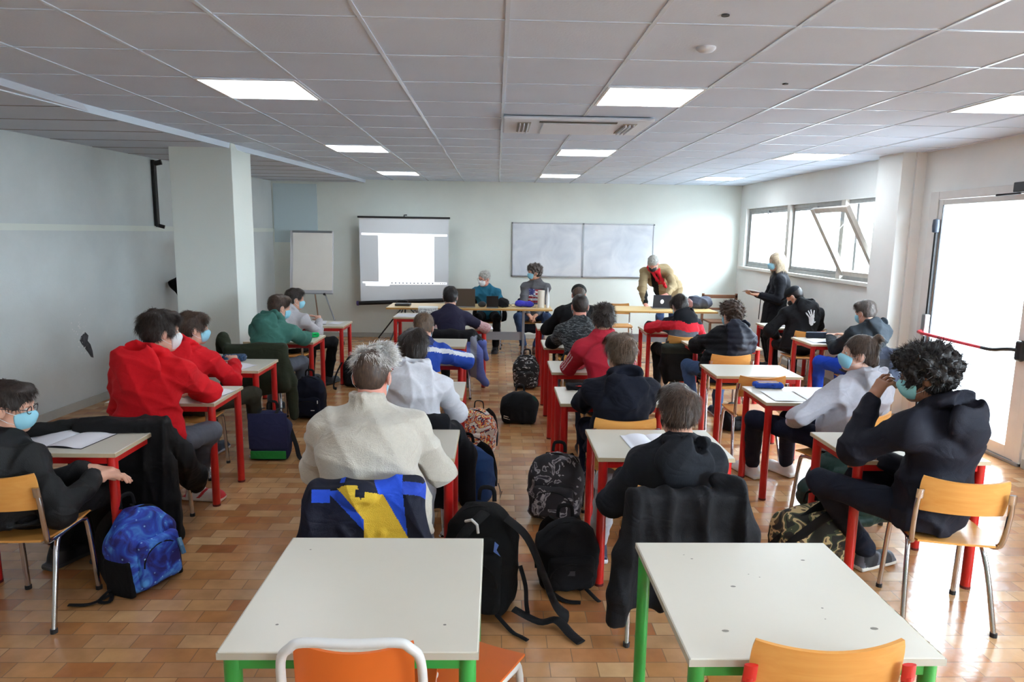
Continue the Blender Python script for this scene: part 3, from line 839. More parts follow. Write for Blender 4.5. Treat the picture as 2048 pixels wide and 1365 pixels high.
# walls
wl_ = MB()
yA, yB = BACK, FRONT + 0.2
wl_.add([(lw(yA), yA, 0), (lw(yB), yB, 0), (lw(yB), yB, CE + .05), (lw(yA), yA, CE + .05), (lw(yA) - 0.25, yA, 0), (lw(yB) - 0.25, yB, 0), (lw(yB) - 0.25, yB, CE + .05), (lw(yA) - 0.25, yA, CE + .05)],
        [(0, 1, 2, 3), (4, 7, 6, 5), (0, 4, 5, 1), (3, 2, 6, 7), (1, 5, 6, 2), (0, 3, 7, 4)])
struct('wall_left', wl_, wall_mat('painted_plaster_left', (212, 218, 218), 0.10))
ld = MB()   # thin ledge where the lower wall is a little thicker
for z0, z1, o_ in ((1.795, 1.84, 0.012), (1.84, 1.85, 0.02), (1.79, 1.795, 0.016)):
    ld.add([(lw(yA), yA, z0), (lw(yB), yB, z0), (lw(yB) + o_, yB, z0), (lw(yA) + o_, yA, z0), (lw(yA), yA, z1), (lw(yB), yB, z1), (lw(yB) + o_, yB, z1), (lw(yA) + o_, yA, z1)],
           [(0, 1, 2, 3), (4, 7, 6, 5), (3, 2, 6, 7)])
struct('trim_4', ld, M_WALL)
bb = MB()
bb.add([(lw(yA), yA, 0), (lw(yB), yB, 0), (lw(yB) + .014, yB, 0), (lw(yA) + .014, yA, 0), (lw(yA), yA, .085), (lw(yB), yB, .085), (lw(yB) + .014, yB, .085), (lw(yA) + .014, yA, .085)],
       [(0, 1, 2, 3), (4, 7, 6, 5), (3, 2, 6, 7)])
struct('baseboard_left', bb, M_BASEB)
struct('wall_front', MB().box((-5, FRONT, 0), (XD + 0.3, FRONT + 0.2, CE + .05)), M_WALL)
struct('baseboard_front', MB().box((lw(FRONT), FRONT - 0.014, 0), (XR, FRONT, 0.075)), M_BASEB)
struct('wall_back', MB().box((-6.5, BACK - 0.2, 0), (XD + 0.3, BACK, CE + .05)), M_WALL)
# window wall with a real opening
WY0, WY1, WZ0, WZ1 = 7.42, 11.62, 1.33, 2.29
w = MB()
w.box((XR, 6.95, 0), (XR + 0.3, FRONT + 0.2, WZ0)); w.box((XR, 6.95, WZ1), (XR + 0.3, FRONT + 0.2, CE + .05))
w.box((XR, 6.95, WZ0), (XR + 0.3, WY0, WZ1)); w.box((XR, WY1, WZ0), (XR + 0.3, FRONT + 0.2, WZ1))
struct('wall_right', w, M_WALL_R)
# pillar between windows and door, pillar on the left
struct('wall_pillar_right', MB().box((4.07, 6.98, 0), (4.42, 7.42, CE + .02)), M_WALL_R)
struct('wall_pillar_left', MB().box((-3.33, 7.21, 0), (-2.70, 7.76, CE + .02)), mat('pillar_paint', (222, 228, 222), rough=0.8, bump=0.2, bscale=60), bevel=0.006)
# door wall with a real opening
DY0, DY1, DZ = 5.27, 6.80, 2.29
w = MB()
w.box((XD, DY1, 0), (XD + 0.3, 6.99, CE + .05)); w.box((XD, 2.1, 0), (XD + 0.3, DY0, CE + .05)); w.box((XD, BACK, 0), (XD + 0.3, -2.4, CE + .05)); w.box((XD, -2.4, 0), (XD + 0.3, 2.1, 0.95)); w.box((XD, -2.4, 2.20), (XD + 0.3, 2.1, CE + .05)); w.box((XD, DY0, DZ), (XD + 0.3, DY1, CE + .05))  # also leaves the opening for the added, unseen windows near the viewer
struct('wall_right_near', w, M_WALL_R)
struct('baseboard_right', MB().box((XR - 0.012, 7.42, 0), (XR, FRONT, 0.075)).box((XD - 0.012, BACK, 0), (XD, DY0 - .02, 0.075)), M_BASEB)

# ---- windows: three openings, the nearest sash is tipped into the room
wx = XR + 0.05
w = MB()
w.box((wx, WY0, WZ0), (wx + 0.06, WY1, WZ0 + 0.05)); w.box((wx, WY0, WZ1 - 0.05), (wx + 0.06, WY1, WZ1))
w.box((wx + .001, WY1 - 0.05, WZ0 + .05), (wx + 0.059, WY1, WZ1 - .05)); w.box((wx + .001, WY0, WZ0 + .05), (wx + 0.059, WY0 + 0.04, WZ1 - .05))
w1 = struct('window_1', w, M_ALU, bevel=0.003)
for nm, y in (('mullion', 9.93), ('mullion', 8.36)): rbox(nm, (wx - 0.05, y - 0.05, WZ0), (wx + 0.10, y + 0.05, WZ1), M_ALUW, w1)
rbox('window_sill', (XR - 0.045, WY0 - 0.0, WZ0 - 0.04), (XR + 0.3, WY1 + 0.10, WZ0 + 0.002), M_SILL, w1)
for y0, y1 in ((9.98, WY1 - 0.05), (8.41, 9.88)):
    s_ = MB().box((wx + 0.01, y0, WZ0 + 0.05), (wx + 0.05, y0 + 0.04, WZ1 - .05)).box((wx + 0.01, y1 - 0.04, WZ0 + 0.05), (wx + 0.05, y1, WZ1 - .05)).box((wx + 0.011, y0 + 0.04, WZ0 + 0.05), (wx + 0.049, y1 - 0.04, WZ0 + 0.09)).box((wx + 0.011, y0 + 0.04, WZ1 - 0.09), (wx + 0.049, y1 - 0.04, WZ1 - 0.05))
    fr_ = s_.build('sash_frame', M_ALU, w1, bevel=0.002)
    MB().box((wx + 0.027, y0 + 0.04, WZ0 + 0.09), (wx + 0.031, y1 - 0.04, WZ1 - 0.09)).build('pane', M_GLASS, fr_)
    MB().box((wx - 0.012, (y0+y1)/2 - 0.02, WZ1 - 0.11), (wx + 0.012, (y0+y1)/2 + 0.02, WZ1 - 0.05)).tube([(wx - 0.01, (y0+y1)/2, WZ1 - 0.08), (wx - 0.03, (y0+y1)/2, WZ1 - 0.12)], 0.006, 6).build('latch', M_STEEL, w1)
# tipped sash
sa = MB(); Lh = 0.90; an = math.radians(29)
Mx = Matrix.Translation((wx - 0.01, 0, WZ0 + 0.06)) @ Matrix.Rotation(-an, 4, 'Y')
y0, y1 = 7.47, 8.33
sa.box((-0.025, y0, 0), (0.025, y0 + 0.07, Lh), Mx).box((-0.03, y1 - 0.09, 0), (0.03, y1, Lh), Mx).box((-0.02, y0 + 0.07, 0), (0.02, y1 - 0.09, 0.06), Mx).box((-0.02, y0 + 0.07, Lh - 0.06), (0.02, y1 - 0.09, Lh), Mx)
tp = sa.build('tipped_sash', M_ALUW, w1, bevel=0.003)
MB().box((-0.003, y0 + 0.05, 0.05), (0.003, y1 - 0.05, Lh - 0.05), Mx).build('pane', M_GLASS, tp)
rb = MB()
for yy in (y0 + 0.01, y1 - 0.01): rb.tube([Mx @ Vector((0, yy, 0.45)), (wx + 0.02, yy, WZ0 + 0.75)], 0.006, 6)
rb.build('stay_arm', M_STEEL, w1)
# outer shade strip behind the mullion
rbox('shutter_rail', (wx + 0.12, 8.30, WZ0), (wx + 0.17, 8.42, WZ1), M_ALU, w1)

# ---- unseen row of windows beside and behind the viewer, added for more daylight
w = MB()
w.box((wx + 0.1, -2.4, 0.95), (wx + 0.16, 2.1, 1.0)).box((wx + 0.1, -2.4, 2.15), (wx + 0.16, 2.1, 2.20))
for y in (-2.4, -0.92, 0.58, 2.04): w.box((wx + 0.1, y, 0.95), (wx + 0.16, y + 0.06, 2.20))
w2 = struct('added_window', w, M_ALUW)
for y in (-2.34, -0.86, 0.64): MB().box((wx + 0.127, y, 1.0), (wx + 0.132, y + 1.4, 2.15)).build('pane', M_GLASS, w2)
# ---- glass door with panic bar
d = MB(); fx = XD - 0.02
d.box((fx, DY1 - 0.13, 0), (fx + 0.10, DY1, DZ)).box((fx, DY0, 0), (fx + 0.10, DY0 + 0.07, DZ)).box((fx + .001, DY0 + 0.07, DZ - 0.075), (fx + 0.099, DY1 - 0.13, DZ))
d1 = struct('door_1', d, M_DOORF, bevel=0.004)
ly0, ly1 = DY0 + 0.075, DY1 - 0.135
l = MB(); lx = fx + 0.01
l.box((lx, ly0, 0.03), (lx + 0.05, ly0 + 0.11, DZ - 0.08)).box((lx, ly1 - 0.06, 0.03), (lx + 0.05, ly1, DZ - 0.08)).box((lx + .001, ly0 + 0.11, 0.03), (lx + 0.049, ly1 - 0.06, 0.13)).box((lx + .001, ly0 + 0.11, DZ - 0.13), (lx + 0.049, ly1 - 0.06, DZ - 0.08))
leaf = l.build('door_leaf', M_DOORF, d1, bevel=0.003)
MB().box((lx + 0.02, ly0 + 0.11, 0.13), (lx + 0.028, ly1 - 0.06, DZ - 0.13)).build('glass_pane', M_GLASS, leaf)
gk = MB().box((lx - 0.002, ly1 - 0.066, 0.13), (lx + 0.01, ly1 - 0.058, DZ - 0.13)); gk.build('gasket', M_BLKP, leaf)
rod = MB().box((lx - 0.035, ly1 - 0.045, 0.12), (lx - 0.008, ly1 - 0.018, 1.96)); rod.build('vertical_rod', M_BLKM, d1, bevel=0.003)
MB().lathe([(0.0, -0.07), (0.03, -0.06), (0.034, 0.0), (0.03, 0.06), (0.0, 0.07)], (lx - 0.03, ly1 - 0.03, 1.96), 12).build('upper_latch', mat('latch_bluegrey', (70, 78, 92), rough=0.4), d1, smooth=True)
rbox('lock_case', (lx - 0.06, ly1 - 0.06, 0.88), (lx, ly1 + 0.0, 1.10), M_STEEL, d1, 0.012)
rbox('lock_cover', (lx - 0.055, ly0 + 0.0, 0.86), (lx, ly0 + 0.075, 1.03), M_BLKP, d1, 0.02)
MB().tube(bez([(lx - 0.05, ly1 - 0.03, 0.93), (lx - 0.11, ly1 - 0.12, 0.92), (lx - 0.12, ly0 + 0.35, 0.92)], 3), 0.016, 10).build('push_bar', mat('bar_red', (186, 40, 52), rough=0.35), d1, smooth=True)
MB().tube(bez([(lx - 0.12, ly0 + 0.35, 0.92), (lx - 0.12, ly0 + 0.22, 0.925), (lx - 0.085, ly0 + 0.10, 0.95), (lx - 0.04, ly0 + 0.05, 0.95)], 4), 0.0165, 10).build('bar_arm', M_BLKP, d1, smooth=True)
rbox('door_closer', (fx - 0.07, 5.32, 2.22), (fx, 5.62, 2.30), M_BLKP, d1, 0.008)
MB().tube([(fx - 0.05, 5.55, 2.21), (fx - 0.14, 5.70, 2.20), (fx - 0.02, 5.86, 2.21)], 0.009, 8).build('closer_arm', M_BLKP, d1)
rbox('threshold', (fx - 0.01, DY0, 0), (fx + 0.3, DY1, 0.028), M_ALU, d1)

# ---- outside: pavement, pale building, green bin
struct('ground_outside', MB().box((XD + 0.3, -30, -0.14), (40, 45, -0.02)), mat('pavement', (150, 150, 150), rough=0.9, var=0.15, vscale=3))
bldg = MB().box((24, -10, 0), (30, 40, 9))
bo = bldg.build('building', mat('pale_render', (205, 205, 202), rough=0.9)); prop(bo, 'pale rendered building across the yard behind the glass door', 'building')
for y in (6, 11, 16, 21): rbox('window', (23.95, y, 2.2), (24.02, y + 1.6, 3.8), mat('far_window', (150, 160, 168), rough=0.3), bo)
bn = thing('wheeled_bin', 'pale green wheeled bin out in the yard seen through the glass door', 'bin', (11.6, 13.6, -0.02))
MB().box((-0.5, -0.4, 0.12), (0.5, 0.4, 1.1)).build('bin_body', mat('bin_green', (120, 170, 150), rough=0.5), bn, bevel=0.04)
MB().box((-0.54, -0.44, 1.1), (0.54, 0.44, 1.2)).build('bin_lid', mat('bin_lid_green', (100, 150, 132), rough=0.5), bn, bevel=0.03)
for sx in (-1, 1):
    for sy in (-1, 1): MB().tube([(sx*0.4 - 0.03, sy*0.34, 0.07), (sx*0.4 + 0.03, sy*0.34, 0.07)], 0.07, 12).build('wheel', M_RUBBER, bn)

# ---- ceiling lights
n_ = 0
pos = ['at the front left', 'at the front middle', 'at the front right', 'in the middle row on the left', 'in the middle row at the centre', 'in the middle row on the right', 'nearest on the left', 'nearest at the centre', 'nearest on the right, cut by the picture edge']
lt0 = None
for rI, y in enumerate((10.16, 7.16, 4.16, 1.16, -1.84)):
    for cI, x in enumerate((-1.766, 0.634, 3.034)):
        lab = 'square white LED ceiling panel, the one ' + pos[rI*3 + cI] if rI < 3 else 'square white LED ceiling panel behind the viewer'
        if lt0 is None:
            lt0 = thing('ceiling_light', lab, 'light', (x + 0.3, y + 0.3, CE), 0, 'LED panels in the tiled ceiling')
            fr_ = MB()
            for b_ in (((-0.292, -0.292), (0.292, -0.276)), ((-0.292, 0.276), (0.292, 0.292)), ((-0.292, -0.276), (-0.276, 0.276)), ((0.276, -0.276), (0.292, 0.276))):
                fr_.box((*b_[0], -0.010), (*b_[1], -0.003))
            fr_.build('light_frame', M_LEDF, lt0)
            MB().box((-0.276, -0.276, -0.008), (0.276, 0.276, -0.004)).build('diffuser', M_LED, lt0)
        else:
            q = dup(lt0, (x + 0.3, y + 0.3, CE), 0, lab, 'LED panels in the tiled ceiling' if rI < 3 else 'LED panels behind the viewer')

# ---- ceiling cassette air conditioner
ac = thing('air_conditioner', 'white ceiling cassette air conditioner with dark slot between the light panels', 'air conditioner', (0.60, 5.56, CE))
M_AC = mat('ac_white', (222, 229, 238), rough=0.45)
MB().box((-0.56, -0.36, -0.035), (0.56, 0.36, -0.006)).build('cassette_panel', M_AC, ac, bevel=0.03, seg=3)
MB().box((-0.29, -0.30, -0.041), (0.29, -0.255, -0.034)).build('air_slot', mat('ac_slot', (86, 84, 76), rough=0.7), ac)
for sx in (-1, 1):
    v_ = MB().box((sx*0.40 - 0.05, -0.24, -0.040), (sx*0.40 + 0.05, 0.24, -0.034)).build('vent_recess', mat('ac_recess', (168, 166, 160), rough=0.8), ac)
    f_ = MB()
    for k in (-0.03, 0.0, 0.03): f_.box((sx*0.40 + k - 0.004, -0.22, -0.058), (sx*0.40 + k + 0.004, 0.22, -0.040))
    f_.build('louver', M_AC, v_)
MB().box((-0.26, -0.22, -0.046), (0.26, 0.30, -0.034)).build('grille_cover', M_AC, ac, bevel=0.01)
for (x, y) in ((0.888, 2.831), (1.624, 4.015)):
    o = MB().lathe([(0.016, -0.004), (0.016, 0.0)], (0, 0, 0), 12).build('ceiling_hook', mat('dark_spot', (60, 56, 54), rough=0.6)); o.location = (x, y, CE - 0.002)
    prop(o, 'small dark round fitting in a ceiling tile, ' + ('the larger near the top edge' if x < 1 else 'the smaller one further into the room'), 'fitting')
o = MB().lathe([(0.0, -0.022), (0.03, -0.02), (0.045, -0.008), (0.045, 0.0)], (0, 0, 0), 16).build('smoke_detector', M_AC, smooth=True); o.location = (0.956, 3.308, CE)
prop(o, 'small flat white disc fitting in the ceiling between hook and light panel', 'fitting')

# ---- left wall: scuffed hole, black bracket bar
yh = 6.95; hx = lw(yh) + 0.004
m_ = MB(); pts = [(0, 0.10), (.05, .13), (.085, .09), (.07, .04), (.10, 0.0), (.12, -0.07), (.125, -0.14), (.10, -0.13), (.07, -0.08), (.035, -0.03), (-.0, 0.02), (-.02, 0.06)]
pts = [(a*1.25, b*1.05 - 0.03) for a, b in pts]
m_.add([(hx + a*0.078 - 0.0, yh + a, 0.66 + b) for a, b in pts] + [(hx + a*0.078 - 0.02, yh + a*0.8, 0.66 + b*0.8) for a, b in pts], [tuple(range(12))] + [(i, (i+1) % 12, 12 + (i+1) % 12, 12 + i) for i in range(12)])
o = m_.build('wall_damage', mat('exposed_plaster_hole', (70, 70, 74), rough=0.95, bump=1.0, bscale=40, var=0.4, vscale=30)); prop(o, 'ragged dark hole knocked into the plaster of the left wall', 'hole')
rs = np.random.RandomState(4); m_ = MB(); hx = hx + 0.006
for i in range(40):
    a, b = rs.randn(2)*0.08; r_ = 0.004 + 0.007*rs.rand(); yy = yh - 0.03 + a; zz = 0.77 + b*1.1
    m_.add([(hx + 0.001, yy - r_, zz), (hx + 0.001, yy, zz - r_*0.6), (hx + 0.001, yy + r_, zz + r_), (hx + 0.001, yy - r_*.5, zz + r_)], [(0, 1, 2, 3)])
o = m_.build('plaster_chips', mat('plaster_chip_white', (235, 235, 235), rough=0.9)); prop(o, 'white chips of plaster around the hole in the left wall', 'plaster', kind='stuff')
br_ = thing('wall_bracket', 'black metal bar fixed upright high on the left wall by the pillar', 'bracket', (lw(8.4), 8.4, 0))
MB().box((0.004, -0.03, 1.84), (0.045, 0.03, 2.62)).build('bar', M_BLKM, br_, bevel=0.008)
MB().tube([(0.03, 0, 1.86), (0.10, 0.02, 1.84)], 0.022, 10).build('lower_hook', M_BLKM, br_); MB().tube([(0.03, 0, 2.58), (0.11, 0.02, 2.60)], 0.03, 10).build('upper_hook', M_BLKM, br_)
# ---- pale recess panel on the front wall left
struct('wall_panel', MB().box((lw(FRONT) + 0.03, FRONT - 0.02, 1.62), (-3.05, FRONT, 2.60)), mat('bluish_panel', (196, 212, 216), rough=0.7))

# ---- whiteboards
M_WB = ramp_mat('whiteboard_smudged', [(0.3, (192, 197, 206)), (0.62, (218, 221, 226))], scale=3.0, rough=0.28, detail=6, distort=0.8, interp='LINEAR')
for nm, x0, x1, lab in (('a', 0.27, 1.485, 'left half of the wide whiteboard, smudged with wiped marker'), ('b', 1.495, 2.71, 'right half of the wide whiteboard, behind the person in the tan jacket')):
    wb = thing('whiteboard', lab, 'whiteboard', (x0, FRONT - 0.03, 1.10), 0, 'whiteboards on the front wall')
    ww = x1 - x0
    MB().box((0, 0.004, 0), (ww, 0.024, 0.905)).build('board_surface', M_WB, wb)
    f_ = MB().box((-0.004, -0.004, -0.012), (ww + 0.004, 0.024, 0.012)).box((-0.004, -0.004, 0.895), (ww + 0.004, 0.024, 0.915)).box((-0.004, -0.004, 0), (0.012, 0.024, 0.905)).box((ww - 0.012, -0.004, 0), (ww + 0.004, 0.024, 0.905))
    f_.build('board_frame', M_STEEL, wb, bevel=0.002)
    for cx in (0, ww):
        for cz in (0, 0.905): rbox('corner_cap', (cx - 0.012, -0.007, cz - 0.012), (cx + 0.012, 0.02, cz + 0.012), mat('corner_grey', (90, 92, 96), rough=0.5), wb, 0.003)

# ---- projection screen
ps = thing('projection_screen', 'roll-down projection screen on a stand showing a blank white document', 'projection screen', (-1.54, 11.55, 0))
M_SCR = mat('screen_cloth', (222, 225, 228), rough=0.85)
def scr_mat():
    """the projected desktop: lit by the projector, so it gives light"""
    m = bpy.data.materials.new('projected_picture'); m.use_nodes = True; t = m.node_tree; b = t.nodes['Principled BSDF']
    b.inputs['Base Color'].default_value = (*lin((176, 180, 184)), 1); b.inputs['Roughness'].default_value = 0.85
    b.inputs['Emission Color'].default_value = (*lin((250, 252, 255)), 1); b.inputs['Emission Strength'].default_value = 0.9
    return m
M_PIC = scr_mat()
MB().box((-0.74, 0, 0.66), (0.74, 0.004, 2.045)).build('screen_cloth', M_SCR, ps)
MB().add([(-0.705, -0.003, 1.80), (0.715, -0.003, 1.79), (0.715, -0.003, 1.755), (0.50, -0.003, 1.757), (0.50, -0.003, 0.995), (0.71, -0.003, 0.99), (0.71, -0.003, 0.955), (-0.25, -0.003, 0.945), (-0.25, -0.003, 0.92), (-0.65, -0.003, 0.92), (-0.65, -0.003, 0.96), (-0.70, -0.003, 0.965), (-0.70, -0.003, 0.99), (-0.43, -0.003, 0.99), (-0.43, -0.003, 1.76), (-0.705, -0.003, 1.765)],
     [(0, 1, 2, 3, 14, 15), (3, 4, 13, 14), (4, 5, 6, 7, 8, 9, 10, 11, 12, 13)]).build('projected_window', M_PIC, ps)
ic = MB(); 
for i in range(12):
    x = -0.22 + i*0.062; ic.box((x, -0.0045, 0.962), (x + 0.022, -0.0035, 0.984))
for i in range(3):
    x = 0.60 + i*0.035; ic.box((x, -0.0045, 0.965), (x + 0.014, -0.0035, 0.982))
ic.build('taskbar_icons', mat('icon_grey', (120, 126, 140), rough=0.7), ps)
MB().box((-0.765, -0.02, 2.045), (0.765, 0.02, 2.075)).build('top_bar', M_BLKM, ps, bevel=0.005)
MB().tube([(0, 0.03, 2.06), (0, 0.03, 2.10), (0.05, 0.0, 2.10)], 0.009, 8).build('hanging_hook', M_BLKM, ps)
MB().tube([(-0.79, -0.02, 0.625), (0.79, -0.02, 0.70)], 0.034, 16).build('roller_case', M_BLKM, ps, smooth=True)
MB().tube([(-0.80, -0.02, 0.6245), (-0.765, -0.02, 0.626)], 0.040, 16).build('end_cap', mat('cap_purple', (72, 62, 120), rough=0.4), ps, smooth=True)
MB().tube([(0, 0.06, 0.45), (0, 0.045, 2.08)], 0.014, 10).build('stand_pole', M_BLKM, ps, smooth=True)
for an in (0.35, 2.45, 4.4):
    MB().tube([(0, 0.06, 0.62), (0.62*math.cos(an), 0.06 + (0.16 if math.sin(an) > 0 else 0.62)*math.sin(an), 0.012)], 0.012, 8).build('leg', M_BLKM, ps)

# ---- flip chart
fc = thing('flip_chart', 'white flip chart easel with a blank paper pad by the left pillar', 'flip chart', (-3.02, 11.25, 0))
M_PAP = mat('paper', (240, 236, 228), rough=0.85, var=0.02, vscale=4)
til = Matrix.Translation((0, 0, 0.83)) @ Matrix.Rotation(math.radians(-8), 4, 'X')
MB().box((-0.35, 0.0, -0.02), (0.35, 0.022, 1.0), til).build('board', mat('easel_white', (215, 216, 220), rough=0.4), fc, bevel=0.004)
MB().grid(lambda u, v: til @ Vector((-0.30 + 0.64*u, -0.012 - 0.006*math.sin(v*9 + u*2), 0.03 + 0.95*v)), 6, 14, 0.008).build('paper_pad', M_PAP, fc, smooth=True)
MB().box((-0.35, -0.03, -0.035), (0.35, 0.02, -0.018), til).build('pen_tray', M_STEEL, fc)
MB().box((-0.31, -0.02, 0.965), (0.33, 0.0, 1.0), til).build('clamp_bar', M_STEEL, fc)
for q, (x, y) in enumerate(((-0.30, -0.28), (0.55, -0.22), (0.0, 0.52))):
    o = MB().tube([((-0.22, 0.2, 0)[q], (0.02, 0.02, 0.06)[q], (0.84, 0.84, 1.2)[q]), (x, y, 0.02)], 0.014, 10).build('leg', M_CHROME, fc, smooth=True)
    MB().tube([(x, y, 0.0), (x, y, 0.05)], 0.018, 10).build('rubber_foot', M_RUBBER, o)
for x in (-0.2, 0.22): MB().tube([(x, -0.0, 0.80), (x, -0.05, 0.80)], 0.02, 10).build('wing_knob', M_BLKP, fc)
# ------------------------------------------------------------------ desks and chairs
M_TOP = mat('desk_laminate', (206, 201, 188), rough=0.32, var=0.015, vscale=3, spec=0.5, bump=0.05, bscale=30)
M_TOPE = mat('desk_edge_beige', (190, 172, 142), rough=0.5)
M_TOPE2 = mat('desk_edge_pale', (190, 186, 172), rough=0.5)
M_RED = mat('red_lacquer', (188, 24, 22), rough=0.35, coat=0.3)
M_GREEN = mat('green_lacquer', (46, 152, 66), rough=0.35, coat=0.3)
M_WOOD = None
def wood_mat(name, c1, c2, sc=3.0, rough=0.4):
    m = bpy.data.materials.new(name); m.use_nodes = True; t = m.node_tree; b = t.nodes['Principled BSDF']
    co = t.nodes.new('ShaderNodeTexCoord'); mp = t.nodes.new('ShaderNodeMapping'); mp.inputs['Scale'].default_value = (1, 14, 14)
    n = t.nodes.new('ShaderNodeTexNoise'); n.inputs['Scale'].default_value = sc; n.inputs['Detail'].default_value = 4; n.inputs['Distortion'].default_value = 0.6
    r = t.nodes.new('ShaderNodeValToRGB'); r.color_ramp.elements[0].position = 0.3; r.color_ramp.elements[1].position = 0.7
    r.color_ramp.elements[0].color = (*lin(c1), 1); r.color_ramp.elements[1].color = (*lin(c2), 1)
    t.links.new(co.outputs['Object'], mp.inputs[0]); t.links.new(mp.outputs[0], n.inputs['Vector']); t.links.new(n.outputs['Fac'], r.inputs[0]); t.links.new(r.outputs[0], b.inputs['Base Color'])
    b.inputs['Roughness'].default_value = rough; MATS[name] = m; return m
M_PLY = wood_mat('beech_plywood', (204, 140, 66), (214, 156, 84), 3.0, 0.38)
M_TBL = wood_mat('beech_table_top', (206, 172, 112), (220, 190, 134), 2.0, 0.3)

def make_desk(label, legmat, w, d, h, edge, group, marks=False, r=0.0245):
    t = thing('school_desk', label, 'desk', (0, 0, 0), 0, group)
    top = MB(); top.box((0, 0, h - 0.022), (w, d, h))
    o = top.build('desk_top', [M_TOP], t, bevel=0.004)
    if marks:
        mk = MB()
        for i, (x, y, a, b_) in enumerate(marks):
            mk.add([(x + a*math.cos(q), y + b_*math.sin(q), h + 0.0006) for q in [2*PI*k/8 for k in range(8)]], [tuple(range(8))])
        mk.build('screw_marks', mat('worn_marks', (120, 116, 108), rough=0.6), o)
    ed = MB()
    z0, z1 = h - 0.0225, h - 0.0025
    e_ = 0.0016
    ed.box((-e_, -e_, z0), (w + e_, 0.004, z1)).box((-e_, d - 0.004, z0), (w + e_, d + e_, z1)).box((-e_, 0, z0), (0.004, d, z1)).box((w - 0.004, 0, z0), (w + e_, d, z1))
    ed.build('edge_band', edge, t)
    ii = r + 0.006
    fr = MB()
    fr.box((ii, ii - 0.012, h - 0.062), (w - ii, ii + 0.012, h - 0.0225)).box((ii, d - ii - 0.012, h - 0.062), (w - ii, d - ii + 0.012, h - 0.0225))
    fr.box((ii - 0.012, ii, h - 0.062), (ii + 0.012, d - ii, h - 0.0225)).box((w - ii - 0.012, ii, h - 0.062), (w - ii + 0.012, d - ii, h - 0.0225))
    fr.build('frame', legmat, t, bevel=0.002)
    for x, y in ((ii, ii), (w - ii, ii), (ii, d - ii), (w - ii, d - ii)):
        l_ = MB().cyl((x, y, 0.012), (x, y, h - 0.0225), r, 16).build('leg', legmat, t, smooth=True)
        MB().cyl((x, y, 0), (x, y, 0.014), r + 0.001, 16).build('foot_cap', mat('foot_dark_red', (90, 20, 20), rough=0.6) if legmat is M_RED else M_RUBBER, l_)
    return t

LBL = 'white-topped school desk on red legs, '
desks = [
 ('L1', -2.60, 3.34, 0, 'under the open notebook of the person in glasses'),
 ('L2', -2.52, 4.36, 0, 'at which the broad person in the red hoodie sits'),
 ('L3', -2.60, 5.42, 0, 'holding the round blue pencil case'),
 ('L4', -2.54, 6.86, 0, 'at which the person in the green hoodie writes'),
 ('L5', -2.50, 8.05, 0, 'furthest in the left row, before the flip chart'),
 ('C1', -0.90, 3.30, 0, 'under the arms of the person with bleached hair'),
 ('C2', -0.92, 4.58, 0, 'at which the person in the white hoodie sits'),
 ('C3', -0.97, 5.82, 0, 'below the arm of the blue jumper person'),
 ('C4', -1.00, 6.70, 0, 'empty behind the navy shirt person in the centre row'),
 ('C4b', -0.81, 7.97, 0, 'at which the person in the navy shirt sits'),
 ('C5', -1.36, 9.00, 0, 'with the patterned white box, close to the teachers'),
 ('R1', 0.53, 3.33, 0, 'with open white notebook, nearest in right centre row'),
 ('R2', 0.44, 4.44, 0, 'with the black and red pencil case'),
 ('R3', 0.465, 5.48, 0, 'under the elbow of the crimson track jacket'),
 ('R4', 0.485, 6.70, 0, 'at which the person in the flecked black jumper sits'),
 ('R5', 0.50, 8.05, 0, 'furthest in the right centre row, by the capped person'),
 ('S0', 1.86, 4.52, 1, 'with the open blue pencil case'),
 ('S1', 1.80, 5.40, 1, 'empty, with an unused chair on its near side'),
 ('S2', 2.01, 6.80, 0, 'in front of the dark quilted jacket'),
 ('S3', 1.77, 7.88, 0, 'at which the colour block jacket person writes'),
 ('T1', 1.845, 3.31, 0, 'under the elbow of the navy coat person'),
 ('T2', 3.36, 7.10, 0, 'with the open book, near the right pillar'),
 ('T3', 3.43, 8.36, 0, 'beside the standing person in black'),
]
DK = {}
proto = None
for k, x, y, rz, lb in desks:
    r_ = math.radians({0: 0, 1: -1.5}[rz])
    if proto is None:
        proto = make_desk(LBL + lb, M_RED, 0.70, 0.51, 0.71, M_TOPE, 'red-legged school desks'); proto.location = (x, y, 0); DK[k] = proto
    else: DK[k] = dup(proto, (x, y, 0), r_, LBL + lb)
G1 = make_desk('wide white school desk on green legs, the left one of the two in the foreground', M_GREEN, 0.70, 0.70, 0.71, M_TOPE2, 'green-legged desks in the foreground',
     marks=[(0.09, 0.60, .004, .003), (0.12, 0.13, .005, .004), (0.60, 0.13, .005, .004)], r=0.024)
G1.location = (-0.737, 1.695, 0)
G2 = make_desk('wide white school desk on green legs, the right one, its edge chipped', M_GREEN, 0.70, 0.70, 0.71, M_TOPE2, 'green-legged desks in the foreground',
     marks=[(0.17, 0.57, .005, .003), (0.15, 0.60, .003, .002), (0.56, 0.56, .008, .004), (0.25, 0.38, .009, .005), (0.14, 0.13, .011, .006), (0.58, 0.14, .012, .007), (0.48, 0.25, .004, .003), (0.46, 0.19, .003, .002), (0.36, 0.44, .003, .002), (0.33, 0.46, .003, .002)], r=0.0225)
G2.location = (0.53, 1.665, 0); G2.rotation_euler = (0, 0, math.radians(0.3))
